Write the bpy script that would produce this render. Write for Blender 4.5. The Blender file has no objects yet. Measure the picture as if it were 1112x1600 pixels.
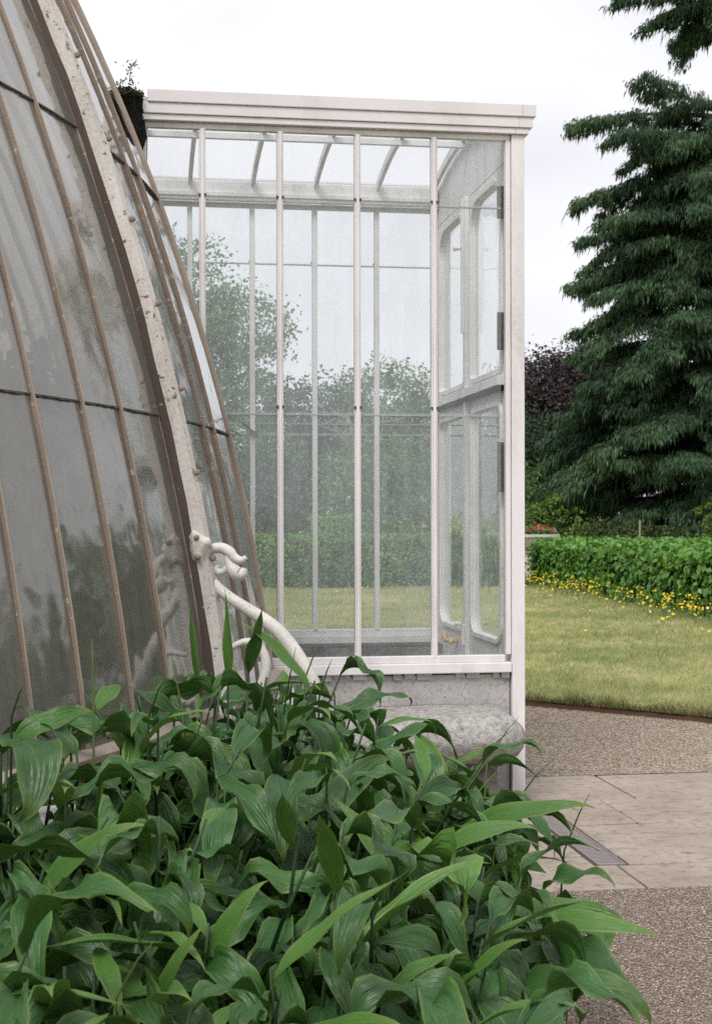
import bpy, math, random
import numpy as np
from mathutils import Matrix, Vector, Euler

random.seed(7)
RNG = np.random.default_rng(11)
SC = bpy.context.scene
COL = SC.collection

# ------------------------------------------------------------------ camera
YAW = math.radians(8.55)
CA, SA = math.cos(YAW), math.sin(YAW)
EYE, FPX = 1.6, 2247.0
cam_d = bpy.data.cameras.new('camera')
cam = bpy.data.objects.new('camera', cam_d)
COL.objects.link(cam)
cam.matrix_world = (Matrix.Translation((0, 0, EYE)) @ Matrix.Rotation(-YAW, 4, 'Z')
                    @ Matrix.Rotation(math.radians(90), 4, 'X') @ Matrix.Rotation(-0.0015, 4, 'Z'))
cam_d.sensor_fit = 'AUTO'
cam_d.sensor_width = 36.0
cam_d.lens = FPX / 1600 * 36
cam_d.shift_y = 0.005
cam_d.clip_start = 0.1
cam_d.clip_end = 2000
cam_d.dof.use_dof = True
cam_d.dof.focus_distance = 6.4
cam_d.dof.aperture_fstop = 9.0
SC.camera = cam

# ------------------------------------------------------------------ sky and sun (overcast day)
SUN_EL, SUN_AZ = math.radians(52), math.radians(212)      # azimuth clockwise from +Y
world = bpy.data.worlds.new('World')
SC.world = world
world.use_nodes = True
wn, wl = world.node_tree.nodes, world.node_tree.links
wn.clear()
w_out = wn.new('ShaderNodeOutputWorld')
w_bg = wn.new('ShaderNodeBackground')
w_bg.inputs['Strength'].default_value = 0.1
w_sky = wn.new('ShaderNodeTexSky')
w_sky.sky_type = 'NISHITA'
w_sky.sun_disc = False
w_sky.sun_elevation = SUN_EL
w_sky.sun_rotation = SUN_AZ
w_sky.dust_density = 4.0
w_tc = wn.new('ShaderNodeTexCoord')
w_no = wn.new('ShaderNodeTexNoise')
w_no.inputs['Scale'].default_value = 2.6
w_no.inputs['Detail'].default_value = 4.0
w_no.inputs['Roughness'].default_value = 0.45
w_mp = wn.new('ShaderNodeMapping')
w_mp.inputs['Scale'].default_value = (1, 1, 2.2)
w_cr = wn.new('ShaderNodeValToRGB')
w_cr.color_ramp.elements[0].position = 0.32
w_cr.color_ramp.elements[0].color = (0.70, 0.695, 0.745, 1)
w_cr.color_ramp.elements[1].position = 0.68
w_cr.color_ramp.elements[1].color = (0.98, 0.975, 0.985, 1)
w_ml = wn.new('ShaderNodeVectorMath')
w_ml.operation = 'SCALE'
w_ml.inputs['Scale'].default_value = 8.0
w_mx = wn.new('ShaderNodeMixRGB')
w_mx.inputs['Fac'].default_value = 0.9
wl.new(w_tc.outputs['Generated'], w_mp.inputs['Vector'])
wl.new(w_mp.outputs['Vector'], w_no.inputs['Vector'])
wl.new(w_no.outputs['Fac'], w_cr.inputs['Fac'])
wl.new(w_cr.outputs['Color'], w_ml.inputs[0])
wl.new(w_sky.outputs['Color'], w_mx.inputs['Color1'])
wl.new(w_ml.outputs['Vector'], w_mx.inputs['Color2'])
wl.new(w_mx.outputs['Color'], w_bg.inputs['Color'])
wl.new(w_bg.outputs['Background'], w_out.inputs['Surface'])

sun_d = bpy.data.lights.new('sun', 'SUN')
sun_d.energy = 1.5
sun_d.angle = math.radians(25)
sun_d.color = (1.0, 0.98, 0.955)
sun = bpy.data.objects.new('sun', sun_d)
COL.objects.link(sun)
_sd = Vector((math.sin(SUN_AZ) * math.cos(SUN_EL), math.cos(SUN_AZ) * math.cos(SUN_EL), math.sin(SUN_EL)))
sun.rotation_euler = _sd.to_track_quat('Z', 'Y').to_euler()
sun.location = _sd * 60

vs = SC.view_settings
vs.view_transform = 'Standard'
vs.look = 'None'
vs.exposure = 0.62
vs.gamma = 1.0
vs.use_curve_mapping = False
SC.render.engine = 'CYCLES'
cy = SC.cycles
cy.max_bounces = 8
cy.diffuse_bounces = 3
cy.glossy_bounces = 4
cy.transmission_bounces = 4
cy.transparent_max_bounces = 28
cy.caustics_reflective = False
cy.caustics_refractive = False
cy.use_denoising = False
cy.sample_clamp_indirect = 4.0

# ------------------------------------------------------------------ coordinates
def c2w(xc, zc, z=0.0):
    """a place given as metres to the right of / ahead of the standpoint"""
    return Vector((xc * CA + zc * SA, -xc * SA + zc * CA, z))

def p2w(px, py, zc):
    return c2w((px - 556.0) / FPX * zc, zc, EYE - (py - 808.0) / FPX * zc)

# ------------------------------------------------------------------ materials
class NT:
    def __init__(self, name):
        self.m = bpy.data.materials.new(name)
        self.m.use_nodes = True
        self.n = self.m.node_tree.nodes
        self.l = self.m.node_tree.links
        self.n.clear()
        self.out = self.n.new('ShaderNodeOutputMaterial')
        self._tc = None
    def add(self, t, **kw):
        x = self.n.new(t)
        for k, v in kw.items():
            if hasattr(x, k) and k not in x.inputs:
                setattr(x, k, v)
            else:
                x.inputs[k].default_value = v
        return x
    def tc(self, which='Object'):
        if self._tc is None:
            self._tc = self.n.new('ShaderNodeTexCoord')
        return self._tc.outputs[which]
    def pos(self):
        return self.add('ShaderNodeNewGeometry').outputs['Position']
    def noise(self, scale, detail=4, rough=0.55, vec=None, stretch=None):
        x = self.add('ShaderNodeTexNoise')
        x.inputs['Scale'].default_value = scale
        x.inputs['Detail'].default_value = detail
        x.inputs['Roughness'].default_value = rough
        v = vec or self.pos()
        if stretch:
            mp = self.add('ShaderNodeMapping')
            mp.inputs['Scale'].default_value = stretch
            self.l.new(v, mp.inputs['Vector'])
            v = mp.outputs['Vector']
        self.l.new(v, x.inputs['Vector'])
        return x.outputs['Fac']
    def ramp(self, fac, stops):
        r = self.add('ShaderNodeValToRGB')
        e = r.color_ramp.elements
        while len(e) < len(stops):
            e.new(0.5)
        for i, (p, c) in enumerate(stops):
            e[i].position = p
            e[i].color = (c[0], c[1], c[2], 1) if not isinstance(c, (int, float)) else (c, c, c, 1)
        self.l.new(fac, r.inputs['Fac'])
        return r.outputs['Color']
    def mix(self, fac, a, b, mode='MIX'):
        x = self.add('ShaderNodeMixRGB')
        x.blend_type = mode
        for sock, v in ((x.inputs['Fac'], fac), (x.inputs['Color1'], a), (x.inputs['Color2'], b)):
            if isinstance(v, (int, float)):
                sock.default_value = v if sock.name == 'Fac' else (v, v, v, 1)
            elif isinstance(v, tuple):
                sock.default_value = (v[0], v[1], v[2], 1)
            else:
                self.l.new(v, sock)
        return x.outputs['Color']
    def math(self, op, a, b=0.0, clamp=False):
        x = self.add('ShaderNodeMath')
        x.operation = op
        x.use_clamp = clamp
        for i, v in enumerate((a, b)):
            if isinstance(v, (int, float)):
                x.inputs[i].default_value = v
            else:
                self.l.new(v, x.inputs[i])
        return x.outputs['Value']
    def bump(self, h, strength=0.3, dist=0.01):
        b = self.add('ShaderNodeBump')
        b.inputs['Strength'].default_value = strength
        b.inputs['Distance'].default_value = dist
        self.l.new(h, b.inputs['Height'])
        return b.outputs['Normal']
    def principled(self, color, rough=0.6, normal=None, spec=0.4, link=True):
        p = self.add('ShaderNodeBsdfPrincipled')
        if isinstance(color, tuple):
            p.inputs['Base Color'].default_value = (color[0], color[1], color[2], 1)
        else:
            self.l.new(color, p.inputs['Base Color'])
        if isinstance(rough, (int, float)):
            p.inputs['Roughness'].default_value = rough
        else:
            self.l.new(rough, p.inputs['Roughness'])
        p.inputs['Specular IOR Level'].default_value = spec
        if normal is not None:
            self.l.new(normal, p.inputs['Normal'])
        if link:
            self.l.new(p.outputs[0], self.out.inputs['Surface'])
        return p.outputs[0]
    def shader_mix(self, fac, a, b):
        x = self.add('ShaderNodeMixShader')
        if isinstance(fac, (int, float)):
            x.inputs[0].default_value = fac
        else:
            self.l.new(fac, x.inputs[0])
        self.l.new(a, x.inputs[1])
        self.l.new(b, x.inputs[2])
        return x.outputs[0]

def mat_paint(name, base, dirt, amount=0.5, scale=6.0, rough=0.5, streak=(1, 1, 0.25), chip=None, bump=0.15):
    t = NT(name)
    n1 = t.noise(scale, 6, 0.62, stretch=streak)
    n2 = t.noise(scale * 9, 4, 0.6)
    f = t.ramp(n1, [(0.5 - 0.22 * amount, 0.0), (0.78, 1.0)])
    f2 = t.ramp(n2, [(0.45, 0.55), (0.7, 1.0)])
    col = t.mix(t.math('MULTIPLY', f, f2), base, dirt)
    if chip:
        n3 = t.noise(scale * 3.1, 5, 0.7)
        k = t.ramp(n3, [(chip[1], 0.0), (chip[1] + 0.03, 1.0)])
        col = t.mix(k, col, chip[0])
    t.principled(col, rough, t.bump(n2, bump, 0.004))
    return t.m

def mat_glass(name, dirt_lo, dirt_hi, dirt_col, tint, rough=0.03, scale=3.0, spec=1.0, transl=0.5):
    t = NT(name)
    big = t.noise(scale, 5, 0.6, stretch=(1, 1, 0.35))
    streak = t.noise(scale * 9, 4, 0.65, stretch=(1, 1, 0.05))
    fine = t.noise(scale * 60, 2, 0.6)
    s = t.math('ADD', t.math('MULTIPLY', big, 0.55), t.math('MULTIPLY', streak, 0.3))
    s = t.math('ADD', s, t.math('MULTIPLY', fine, 0.15))
    d = t.ramp(s, [(0.36, dirt_lo), (0.66, dirt_hi)])
    tr = t.add('ShaderNodeBsdfTransparent')
    tr.inputs['Color'].default_value = (*tint, 1)
    df = t.add('ShaderNodeBsdfDiffuse')
    df.inputs['Color'].default_value = (*dirt_col, 1)
    tl = t.add('ShaderNodeBsdfTranslucent')
    tl.inputs['Color'].default_value = (*dirt_col, 1)
    dirt = t.shader_mix(transl, df.outputs[0], tl.outputs[0])
    body = t.shader_mix(d, tr.outputs[0], dirt)
    gl = t.add('ShaderNodeBsdfGlossy')
    gl.inputs['Roughness'].default_value = rough
    wob = t.bump(t.noise(1.8, 3, 0.55), 0.22, 0.05)
    t.l.new(wob, gl.inputs['Normal'])
    fr = t.add('ShaderNodeFresnel')
    fr.inputs['IOR'].default_value = 1.5
    # a closed slab: light leaving it from the inside uses the same outside reflectance
    geo = t.add('ShaderNodeNewGeometry')
    ior = t.math('ADD', 1.5, t.math('MULTIPLY', geo.outputs['Backfacing'], 1.0 / 1.5 - 1.5))
    t.l.new(ior, fr.inputs['IOR'])
    f = t.math('MULTIPLY', fr.outputs[0], spec, clamp=True)
    t.l.new(t.shader_mix(f, body, gl.outputs[0]), t.out.inputs['Surface'])
    return t.m

def mat_leafy(name, stops, transl=0.25, rough=0.5, nscale=0.8, spec=0.35, fine=6.0):
    """foliage made of many small faces: colour varies over the plant"""
    t = NT(name)
    n1 = t.noise(nscale, 3, 0.6)
    n2 = t.noise(fine, 2, 0.7)
    s = t.math('ADD', t.math('MULTIPLY', n1, 0.5), t.math('MULTIPLY', n2, 0.5))
    col = t.ramp(s, stops)
    p = t.principled(col, rough, spec=spec, link=False)
    tl = t.add('ShaderNodeBsdfTranslucent')
    t.l.new(col, tl.inputs['Color'])
    t.l.new(t.shader_mix(transl, p, tl.outputs[0]), t.out.inputs['Surface'])
    return t.m

def mat_broad_leaf(name, dark, mid, light, edge):
    t = NT(name)
    oi = t.add('ShaderNodeObjectInfo')
    uv = t.tc('UV')
    sx = t.add('ShaderNodeSeparateXYZ')
    t.l.new(uv, sx.inputs[0])
    u, v = sx.outputs['X'], sx.outputs['Y']
    base = t.ramp(oi.outputs['Random'], [(0.0, dark), (0.55, mid), (0.9, mid), (1.0, light)])
    pn = t.noise(7, 4, 0.6, vec=t.tc('Object'))
    base = t.mix(t.math('MULTIPLY', pn, 0.38), base, light)
    a = t.math('ABSOLUTE', t.math('SUBTRACT', t.math('MULTIPLY', u, 2.0), 1.0))
    e = t.math('ADD', t.math('MULTIPLY', t.math('POWER', a, 12.0), 0.55), t.math('POWER', v, 10.0))
    en = t.math('MULTIPLY', t.math('MULTIPLY', e, t.noise(5, 3, 0.6, vec=t.tc('Object'))), 1.35, clamp=True)
    base = t.mix(en, base, edge)
    base = t.mix(t.ramp(v, [(0.955, 0.0), (0.99, 0.8)]), base, (0.17, 0.11, 0.045))
    sp_ = t.noise(9, 4, 0.7, vec=t.tc('Object'))
    base = t.mix(t.ramp(sp_, [(0.70, 0.0), (0.735, 0.75)]), base, (0.15, 0.125, 0.045))
    rib = t.ramp(a, [(0.0, 1.0), (0.05, 0.0)])
    base = t.mix(t.math('MULTIPLY', rib, 0.5), base, light)
    # fine parallel veins running to the tip
    w = t.math('SINE', t.math('ADD', t.math('MULTIPLY', a, 85.0), t.math('MULTIPLY', v, -14.0)))
    h = t.math('ADD', t.math('MULTIPLY', w, 0.5), t.math('MULTIPLY', t.noise(24, 3, 0.6, vec=t.tc('Object')), 1.2))
    pl = t.noise(1.0, 3, 0.55, vec=uv, stretch=(7, 2.2, 1))
    nrm = t.bump(t.math('ADD', t.math('MULTIPLY', h, 0.045), t.math('MULTIPLY', pl, 1.6)), 0.55, 0.014)
    rough = t.math('ADD', 0.26, t.math('MULTIPLY', t.noise(30, 3, 0.6, vec=t.tc('Object')), 0.25))
    p = t.principled(base, rough, nrm, 0.48, link=False)
    tl = t.add('ShaderNodeBsdfTranslucent')
    t.l.new(t.mix(0.5, base, (0.16, 0.30, 0.035)), tl.inputs['Color'])
    t.l.new(t.shader_mix(0.12, p, tl.outputs[0]), t.out.inputs['Surface'])
    return t.m

def mat_stone(name, a, b, lichen, scale=5.0, amount=0.5, rough=0.85, bump=0.5, dist=0.012):
    t = NT(name)
    n1 = t.noise(scale, 7, 0.68)
    n2 = t.noise(scale * 7, 5, 0.65)
    n3 = t.noise(scale * 28, 3, 0.6)
    col = t.ramp(n1, [(0.36, a), (0.62, b)])
    k = t.ramp(n2, [(0.60 - 0.16 * amount, 0.0), (0.70, 1.0)])
    col = t.mix(k, col, lichen)
    col = t.mix(t.math('MULTIPLY', n3, 0.35), col, t.mix(0.55, col, 0.02))
    h = t.math('ADD', t.math('MULTIPLY', n2, 0.7), t.math('MULTIPLY', n3, 0.3))
    t.principled(col, rough, t.bump(h, bump, dist), 0.25)
    return t.m

def mat_gravel(name, stops, scale=60.0, bump=0.8):
    t = NT(name)
    v = t.add('ShaderNodeTexVoronoi')
    v.inputs['Scale'].default_value = scale
    t.l.new(t.pos(), v.inputs['Vector'])
    sx = t.add('ShaderNodeSeparateXYZ')
    t.l.new(v.outputs['Color'], sx.inputs[0])
    col = t.ramp(sx.outputs['X'], stops)
    big = t.noise(0.9, 4, 0.6)
    col = t.mix(t.math('MULTIPLY', big, 0.35), col, t.mix(0.6, col, 0.0))
    t.principled(col, 0.9, t.bump(t.math('SUBTRACT', 1.0, v.outputs['Distance']), bump, 0.006), 0.2)
    return t.m

def mat_plain(name, col, rough=0.6, spec=0.4, var=0.25, scale=8.0):
    t = NT(name)
    n = t.noise(scale, 5, 0.6)
    t.principled(t.mix(t.math('MULTIPLY', n, var * 2), col, tuple(c * 0.45 for c in col)), rough, t.bump(n, 0.15, 0.005), spec)
    return t.m

M = {}
M['white'] = mat_paint('white_paint', (0.82, 0.785, 0.785), (0.48, 0.46, 0.42), 0.22, 5, 0.45, chip=((0.22, 0.20, 0.17), 0.715))
M['white_in'] = mat_paint('white_paint_weathered', (0.84, 0.825, 0.81), (0.40, 0.385, 0.34), 0.22, 5, 0.5,
                          chip=((0.10, 0.095, 0.08), 0.71))
M['cornice'] = mat_paint('cornice_paint', (0.745, 0.715, 0.72), (0.55, 0.53, 0.51), 0.15, 3, 0.5)
M['grime_and_shade'] = mat_plain('grime_and_shade', (0.14, 0.135, 0.115), 0.85, 0.2, 0.5, 20)
M['rib'] = mat_paint('flaking_white_paint', (0.69, 0.655, 0.61), (0.25, 0.205, 0.165), 1.15, 7, 0.55,
                     streak=(1, 1, 0.18), chip=((0.14, 0.095, 0.07), 0.60), bump=0.6)
M['rust'] = mat_paint('rusty_iron_paint', (0.315, 0.24, 0.185), (0.11, 0.078, 0.06), 0.8, 9, 0.75,
                      streak=(1, 1, 0.15), chip=((0.46, 0.41, 0.35), 0.61), bump=0.6)
M['rust_dark'] = mat_paint('dark_rust', (0.095, 0.068, 0.056), (0.05, 0.036, 0.03), 0.5, 8, 0.85,
                           streak=(1, 1, 0.2), chip=((0.40, 0.36, 0.31), 0.66), bump=0.6)
M['bar_edge'] = mat_paint('worn_bar_paint', (0.46, 0.39, 0.32), (0.20, 0.135, 0.09), 1.2, 10, 0.6, streak=(1, 1, 0.12))
M['iron_white'] = mat_paint('cast_iron_white_paint', (0.72, 0.69, 0.65), (0.34, 0.30, 0.25), 0.65, 9, 0.5, streak=(1, 1, 1),
                            chip=((0.22, 0.16, 0.12), 0.68), bump=0.5)
M['glass'] = mat_glass('dusty_pane_glass', 0.025, 0.12, (0.86, 0.95, 0.99), (0.99, 0.995, 0.995), 0.02, 3.0, 0.75)
M['glass_roof'] = mat_glass('dusty_roof_glass', 0.06, 0.18, (0.84, 0.85, 0.87), (0.99, 0.99, 0.995), 0.1, 3.0, 0.2, 0.85)
M['hinge'] = mat_plain('mouldy_hinge', (0.24, 0.23, 0.205), 0.8, 0.2, 0.85, 30)
M['lap_dirt'] = mat_plain('lap_dirt', (0.17, 0.16, 0.135), 0.85, 0.2, 0.7, 25)
M['lap'] = mat_plain('lapped_glass_edge', (0.50, 0.53, 0.53), 0.5, 0.4, 0.5, 30)
M['glass_old'] = mat_glass('whitewashed_old_glass', 0.19, 0.45, (0.62, 0.60, 0.545), (0.90, 0.89, 0.85), 0.07, 2.6, 2.0, 0.55)
M['stone'] = mat_stone('lichen_stone', (0.45, 0.43, 0.405), (0.60, 0.575, 0.545), (0.24, 0.21, 0.185), 4.5, 1.0, bump=0.9, dist=0.02)
M['stone_wall'] = mat_stone('stained_stone_wall', (0.42, 0.40, 0.385), (0.56, 0.535, 0.515), (0.30, 0.285, 0.265), 5.5, 0.5)
M['stone_in'] = mat_stone('dark_stone', (0.10, 0.095, 0.088), (0.33, 0.315, 0.29), (0.05, 0.05, 0.045), 3.2, 0.7)  # darker mottled stone for the inner base wall and bench foot
M['stone_white'] = mat_stone('pale_kerb_stone', (0.56, 0.545, 0.52), (0.68, 0.665, 0.64), (0.33, 0.32, 0.29), 6, 0.6)
M['slab'] = mat_stone('paving_stone', (0.335, 0.275, 0.225), (0.44, 0.37, 0.315), (0.22, 0.185, 0.155), 2.2, 0.6, 0.85, 0.25, 0.004)
M['joint'] = mat_plain('joint_dirt', (0.13, 0.108, 0.082), 0.95, 0.1)
M['gravel_near'] = mat_gravel('dark_gravel', [(0.0, (0.145, 0.11, 0.088)), (0.4, (0.265, 0.20, 0.158)), (0.75, (0.365, 0.295, 0.24)), (1.0, (0.54, 0.47, 0.40))], 120)
M['gravel_far'] = mat_gravel('buff_gravel', [(0.0, (0.26, 0.205, 0.155)), (0.5, (0.385, 0.315, 0.245)), (1.0, (0.52, 0.45, 0.375))], 55)
M['soil'] = mat_plain('soil', (0.045, 0.032, 0.024), 0.95, 0.1, 0.4, 20)
M['edge_soil'] = mat_plain('turf_edge_soil', (0.11, 0.062, 0.042), 0.95, 0.1, 0.4, 20)
M['turf'] = mat_leafy('lawn_turf', [(0.34, (0.27, 0.31, 0.12)), (0.5, (0.37, 0.385, 0.16)), (0.66, (0.47, 0.455, 0.22))], 0.0, 0.9, 0.6, 0.1, 3.5)
M['grass'] = mat_leafy('grass_blades', [(0.36, (0.235, 0.305, 0.105)), (0.5, (0.41, 0.425, 0.195)), (0.63, (0.64, 0.595, 0.335))], 0.3, 0.6, 0.55, 0.2, 5.0)
M['hedge'] = mat_leafy('hedge_leaves', [(0.34, (0.065, 0.18, 0.03)), (0.5, (0.12, 0.28, 0.04)), (0.68, (0.23, 0.41, 0.07))], 0.28, 0.38, 0.7, 0.5, 5.0)
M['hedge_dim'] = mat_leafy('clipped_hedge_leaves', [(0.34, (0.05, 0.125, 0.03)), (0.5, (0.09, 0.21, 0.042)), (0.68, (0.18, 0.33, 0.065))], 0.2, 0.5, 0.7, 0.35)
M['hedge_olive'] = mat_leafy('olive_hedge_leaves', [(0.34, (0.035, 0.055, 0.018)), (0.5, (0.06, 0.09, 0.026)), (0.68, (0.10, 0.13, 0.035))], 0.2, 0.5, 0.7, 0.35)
M['core'] = mat_plain('painted_inner_shade', (0.016, 0.028, 0.012), 0.95, 0.05)
M['cedar'] = mat_leafy('cedar_needles', [(0.36, (0.022, 0.052, 0.026)), (0.52, (0.042, 0.09, 0.038)), (0.66, (0.095, 0.16, 0.06))], 0.12, 0.55, 0.5, 0.3, 2.5)
M['beech'] = mat_leafy('copper_beech_leaves', [(0.36, (0.026, 0.020, 0.024)), (0.52, (0.045, 0.034, 0.036)), (0.68, (0.08, 0.064, 0.056))], 0.15, 0.5, 0.5, 0.35, 2.0)
M['oak'] = mat_leafy('mid_green_leaves', [(0.36, (0.055, 0.125, 0.04)), (0.52, (0.10, 0.205, 0.06)), (0.68, (0.18, 0.29, 0.085))], 0.25, 0.5, 0.5, 0.35, 2.0)
M['darktree'] = mat_leafy('dark_green_leaves', [(0.36, (0.026, 0.058, 0.022)), (0.52, (0.045, 0.092, 0.03)), (0.68, (0.08, 0.145, 0.042))], 0.2, 0.5, 0.5, 0.35, 2.0)
M['deep'] = mat_leafy('deep_green_leaves', [(0.36, (0.016, 0.036, 0.017)), (0.52, (0.028, 0.058, 0.024)), (0.68, (0.05, 0.095, 0.032))], 0.15, 0.55, 0.5, 0.3, 2.0)
M['lime'] = mat_leafy('yellow_green_leaves', [(0.34, (0.07, 0.135, 0.025)), (0.5, (0.115, 0.20, 0.032)), (0.68, (0.19, 0.29, 0.05))], 0.35, 0.45, 0.8, 0.35)
M['bark'] = mat_plain('bark', (0.085, 0.065, 0.05), 0.95, 0.1, 0.5, 6)
M['deadwood'] = mat_plain('bare_wood', (0.30, 0.28, 0.25), 0.9, 0.1, 0.4, 6)
M['leaf'] = mat_broad_leaf('broad_leaf', (0.009, 0.042, 0.013), (0.026, 0.090, 0.023), (0.085, 0.20, 0.036), (0.26, 0.36, 0.07))
M['leaf_young'] = mat_broad_leaf('young_broad_leaf', (0.048, 0.135, 0.026), (0.07, 0.17, 0.03), (0.13, 0.255, 0.045), (0.30, 0.38, 0.10))
M['stem'] = mat_plain('leafy_stem', (0.03, 0.07, 0.022), 0.5, 0.4)
M['straw'] = mat_plain('seed_stalk', (0.16, 0.22, 0.075), 0.6, 0.3)
M['petal'] = mat_plain('buttercup_petal', (0.78, 0.60, 0.02), 0.4, 0.4, 0.1)
M['red'] = mat_plain('red_petal', (0.62, 0.07, 0.035), 0.5, 0.3, 0.3)
M['pink'] = mat_plain('pink_petal', (0.42, 0.12, 0.25), 0.5, 0.3, 0.3)
M['urn'] = mat_stone('urn_stone', (0.55, 0.52, 0.48), (0.66, 0.63, 0.59), (0.36, 0.34, 0.30), 4, 0.3)
M['brass'] = mat_plain('brass', (0.70, 0.50, 0.15), 0.35, 0.7, 0.2)
M['iron'] = mat_plain('cast_iron_grate', (0.31, 0.265, 0.255), 0.6, 0.5, 0.3, 20)
M['black'] = mat_plain('drain_depth', (0.03, 0.027, 0.03), 0.95, 0.1)
M['moss'] = mat_plain('black_moss', (0.022, 0.022, 0.018), 0.95, 0.1, 0.5, 30)
M['mossgreen'] = mat_plain('moss_green', (0.09, 0.12, 0.04), 0.95, 0.1, 0.5, 30)
M['stake'] = mat_plain('weathered_stake', (0.36, 0.29, 0.19), 0.9, 0.1)

# ------------------------------------------------------------------ building blocks
def link(name, me, mats, parent=None, smooth=False):
    if mats is not None and len(me.materials) == 0:
        for m in (mats if isinstance(mats, (list, tuple)) else [mats]):
            me.materials.append(m)
    o = bpy.data.objects.new(name, me)
    COL.objects.link(o)
    if parent is not None:
        o.parent = parent
        o.matrix_parent_inverse = parent.matrix_basis.inverted() if parent.parent is None else (parent.parent.matrix_basis @ parent.matrix_parent_inverse @ parent.matrix_basis).inverted()
    if smooth:
        me.polygons.foreach_set('use_smooth', [True] * len(me.polygons))
    return o

def tag(o, label, cat=None, group=None, kind=None):
    if label: o['label'] = label
    if cat: o['category'] = cat
    if group: o['group'] = group
    if kind: o['kind'] = kind
    return o

def empty(name, loc=(0, 0, 0), rz=0.0):
    o = bpy.data.objects.new(name, None)
    COL.objects.link(o)
    o.location = loc
    o.rotation_euler = (0, 0, rz)
    o.empty_display_size = 0.1
    return o

class MB:
    def __init__(self):
        self.v, self.f, self.mi = [], [], []
    def face(self, idx, mi=0):
        self.f.append(tuple(idx)); self.mi.append(mi)
    def box(self, x0, x1, y0, y1, z0, z1, mi=0):
        b = len(self.v)
        self.v += [(x0, y0, z0), (x1, y0, z0), (x1, y1, z0), (x0, y1, z0), (x0, y0, z1), (x1, y0, z1), (x1, y1, z1), (x0, y1, z1)]
        for q in ((0, 3, 2, 1), (4, 5, 6, 7), (0, 1, 5, 4), (1, 2, 6, 5), (2, 3, 7, 6), (3, 0, 4, 7)):
            self.face([b + i for i in q], mi)
        return self
    def loft(self, rings, mi=0, cap=True, closed=True, mis=None):
        """rings: list of equal-length point lists; mis: material per ring segment"""
        b = len(self.v); n = len(rings[0])
        for r in rings:
            self.v += [tuple(p) for p in r]
        m = n if closed else n - 1
        for i in range(len(rings) - 1):
            for j in range(m):
                k = (j + 1) % n
                self.face((b + i * n + j, b + i * n + k, b + (i + 1) * n + k, b + (i + 1) * n + j), mis[j] if mis else mi)
        if cap and closed:
            self.face([b + j for j in range(n)][::-1], mi)
            self.face([b + (len(rings) - 1) * n + j for j in range(n)], mi)
        return self
    def tube(self, pts, rad, n=8, mi=0, flat=1.0):
        pts = [Vector(p) for p in pts]
        rad = rad if isinstance(rad, (list, tuple)) else [rad] * len(pts)
        rings = []
        ref = None
        for i, p in enumerate(pts):
            t = (pts[min(i + 1, len(pts) - 1)] - pts[max(i - 1, 0)])
            if t.length < 1e-9: t = Vector((0, 0, 1))
            t.normalize()
            if ref is None:
                ref = Vector((1, 0, 0)) if abs(t.x) < 0.8 else Vector((0, 1, 0))
            a = (ref - t * ref.dot(t)).normalized()
            bb = t.cross(a)
            ref = a
            rings.append([p + (a * math.cos(2 * math.pi * k / n) + bb * math.sin(2 * math.pi * k / n) * flat) * rad[i] for k in range(n)])
        return self.loft(rings, mi)
    def prism(self, poly, place, d0, d1, mi=0):
        """poly: 2d points, place(u, v, d) -> 3d"""
        b = len(self.v); n = len(poly)
        self.v += [tuple(place(u, v, d0)) for u, v in poly] + [tuple(place(u, v, d1)) for u, v in poly]
        self.face([b + i for i in range(n)][::-1], mi)
        self.face([b + n + i for i in range(n)], mi)
        for i in range(n):
            k = (i + 1) % n
            self.face((b + i, b + k, b + n + k, b + n + i), mi)
        return self
    def frame(self, outer, inner, place, d0, d1, mi=0):
        """a flat ring between two outlines of equal point count"""
        b = len(self.v); n = len(outer)
        for d in (d0, d1):
            for L in (outer, inner):
                self.v += [tuple(place(u, v, d)) for u, v in L]
        o0, i0, o1, i1 = b, b + n, b + 2 * n, b + 3 * n
        for i in range(n):
            k = (i + 1) % n
            self.face((o0 + i, i0 + i, i0 + k, o0 + k), mi)
            self.face((o1 + i, o1 + k, i1 + k, i1 + i), mi)
            self.face((o0 + i, o0 + k, o1 + k, o1 + i), mi)
            self.face((i0 + i, i1 + i, i1 + k, i0 + k), mi)
        return self
    def mesh(self, name):
        me = bpy.data.meshes.new(name)
        me.from_pydata(self.v, [], self.f)
        if any(self.mi):
            me.polygons.foreach_set('material_index', self.mi)
        me.update()
        return me
    def build(self, name, mats, parent=None, smooth=False, bevel=0.0, auto=None):
        import bmesh
        me = self.mesh(name)
        bm = bmesh.new(); bm.from_mesh(me)
        bmesh.ops.recalc_face_normals(bm, faces=bm.faces)
        bm.to_mesh(me); bm.free()
        o = link(name, me, mats, parent, smooth)
        if bevel:
            md = o.modifiers.new('bevel', 'BEVEL')
            md.width = bevel; md.segments = 2; md.limit_method = 'ANGLE'
        return o

def np_mesh(name, verts, nper, mats, parent=None, matidx=None, smooth=False):
    """many separate polygons of nper vertices each"""
    verts = np.asarray(verts, np.float32).reshape(-1, 3)
    n = len(verts) // nper
    me = bpy.data.meshes.new(name)
    me.vertices.add(len(verts))
    me.vertices.foreach_set('co', verts.ravel())
    me.loops.add(len(verts))
    me.loops.foreach_set('vertex_index', np.arange(len(verts), dtype=np.int32))
    me.polygons.add(n)
    me.polygons.foreach_set('loop_start', np.arange(0, len(verts), nper, dtype=np.int32))
    if matidx is not None:
        me.polygons.foreach_set('material_index', np.asarray(matidx, np.int32))
    me.update(calc_edges=True)
    return link(name, me, mats, parent, smooth)

def unit(a):
    return a / np.maximum(np.linalg.norm(a, axis=-1, keepdims=True), 1e-9)

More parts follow.
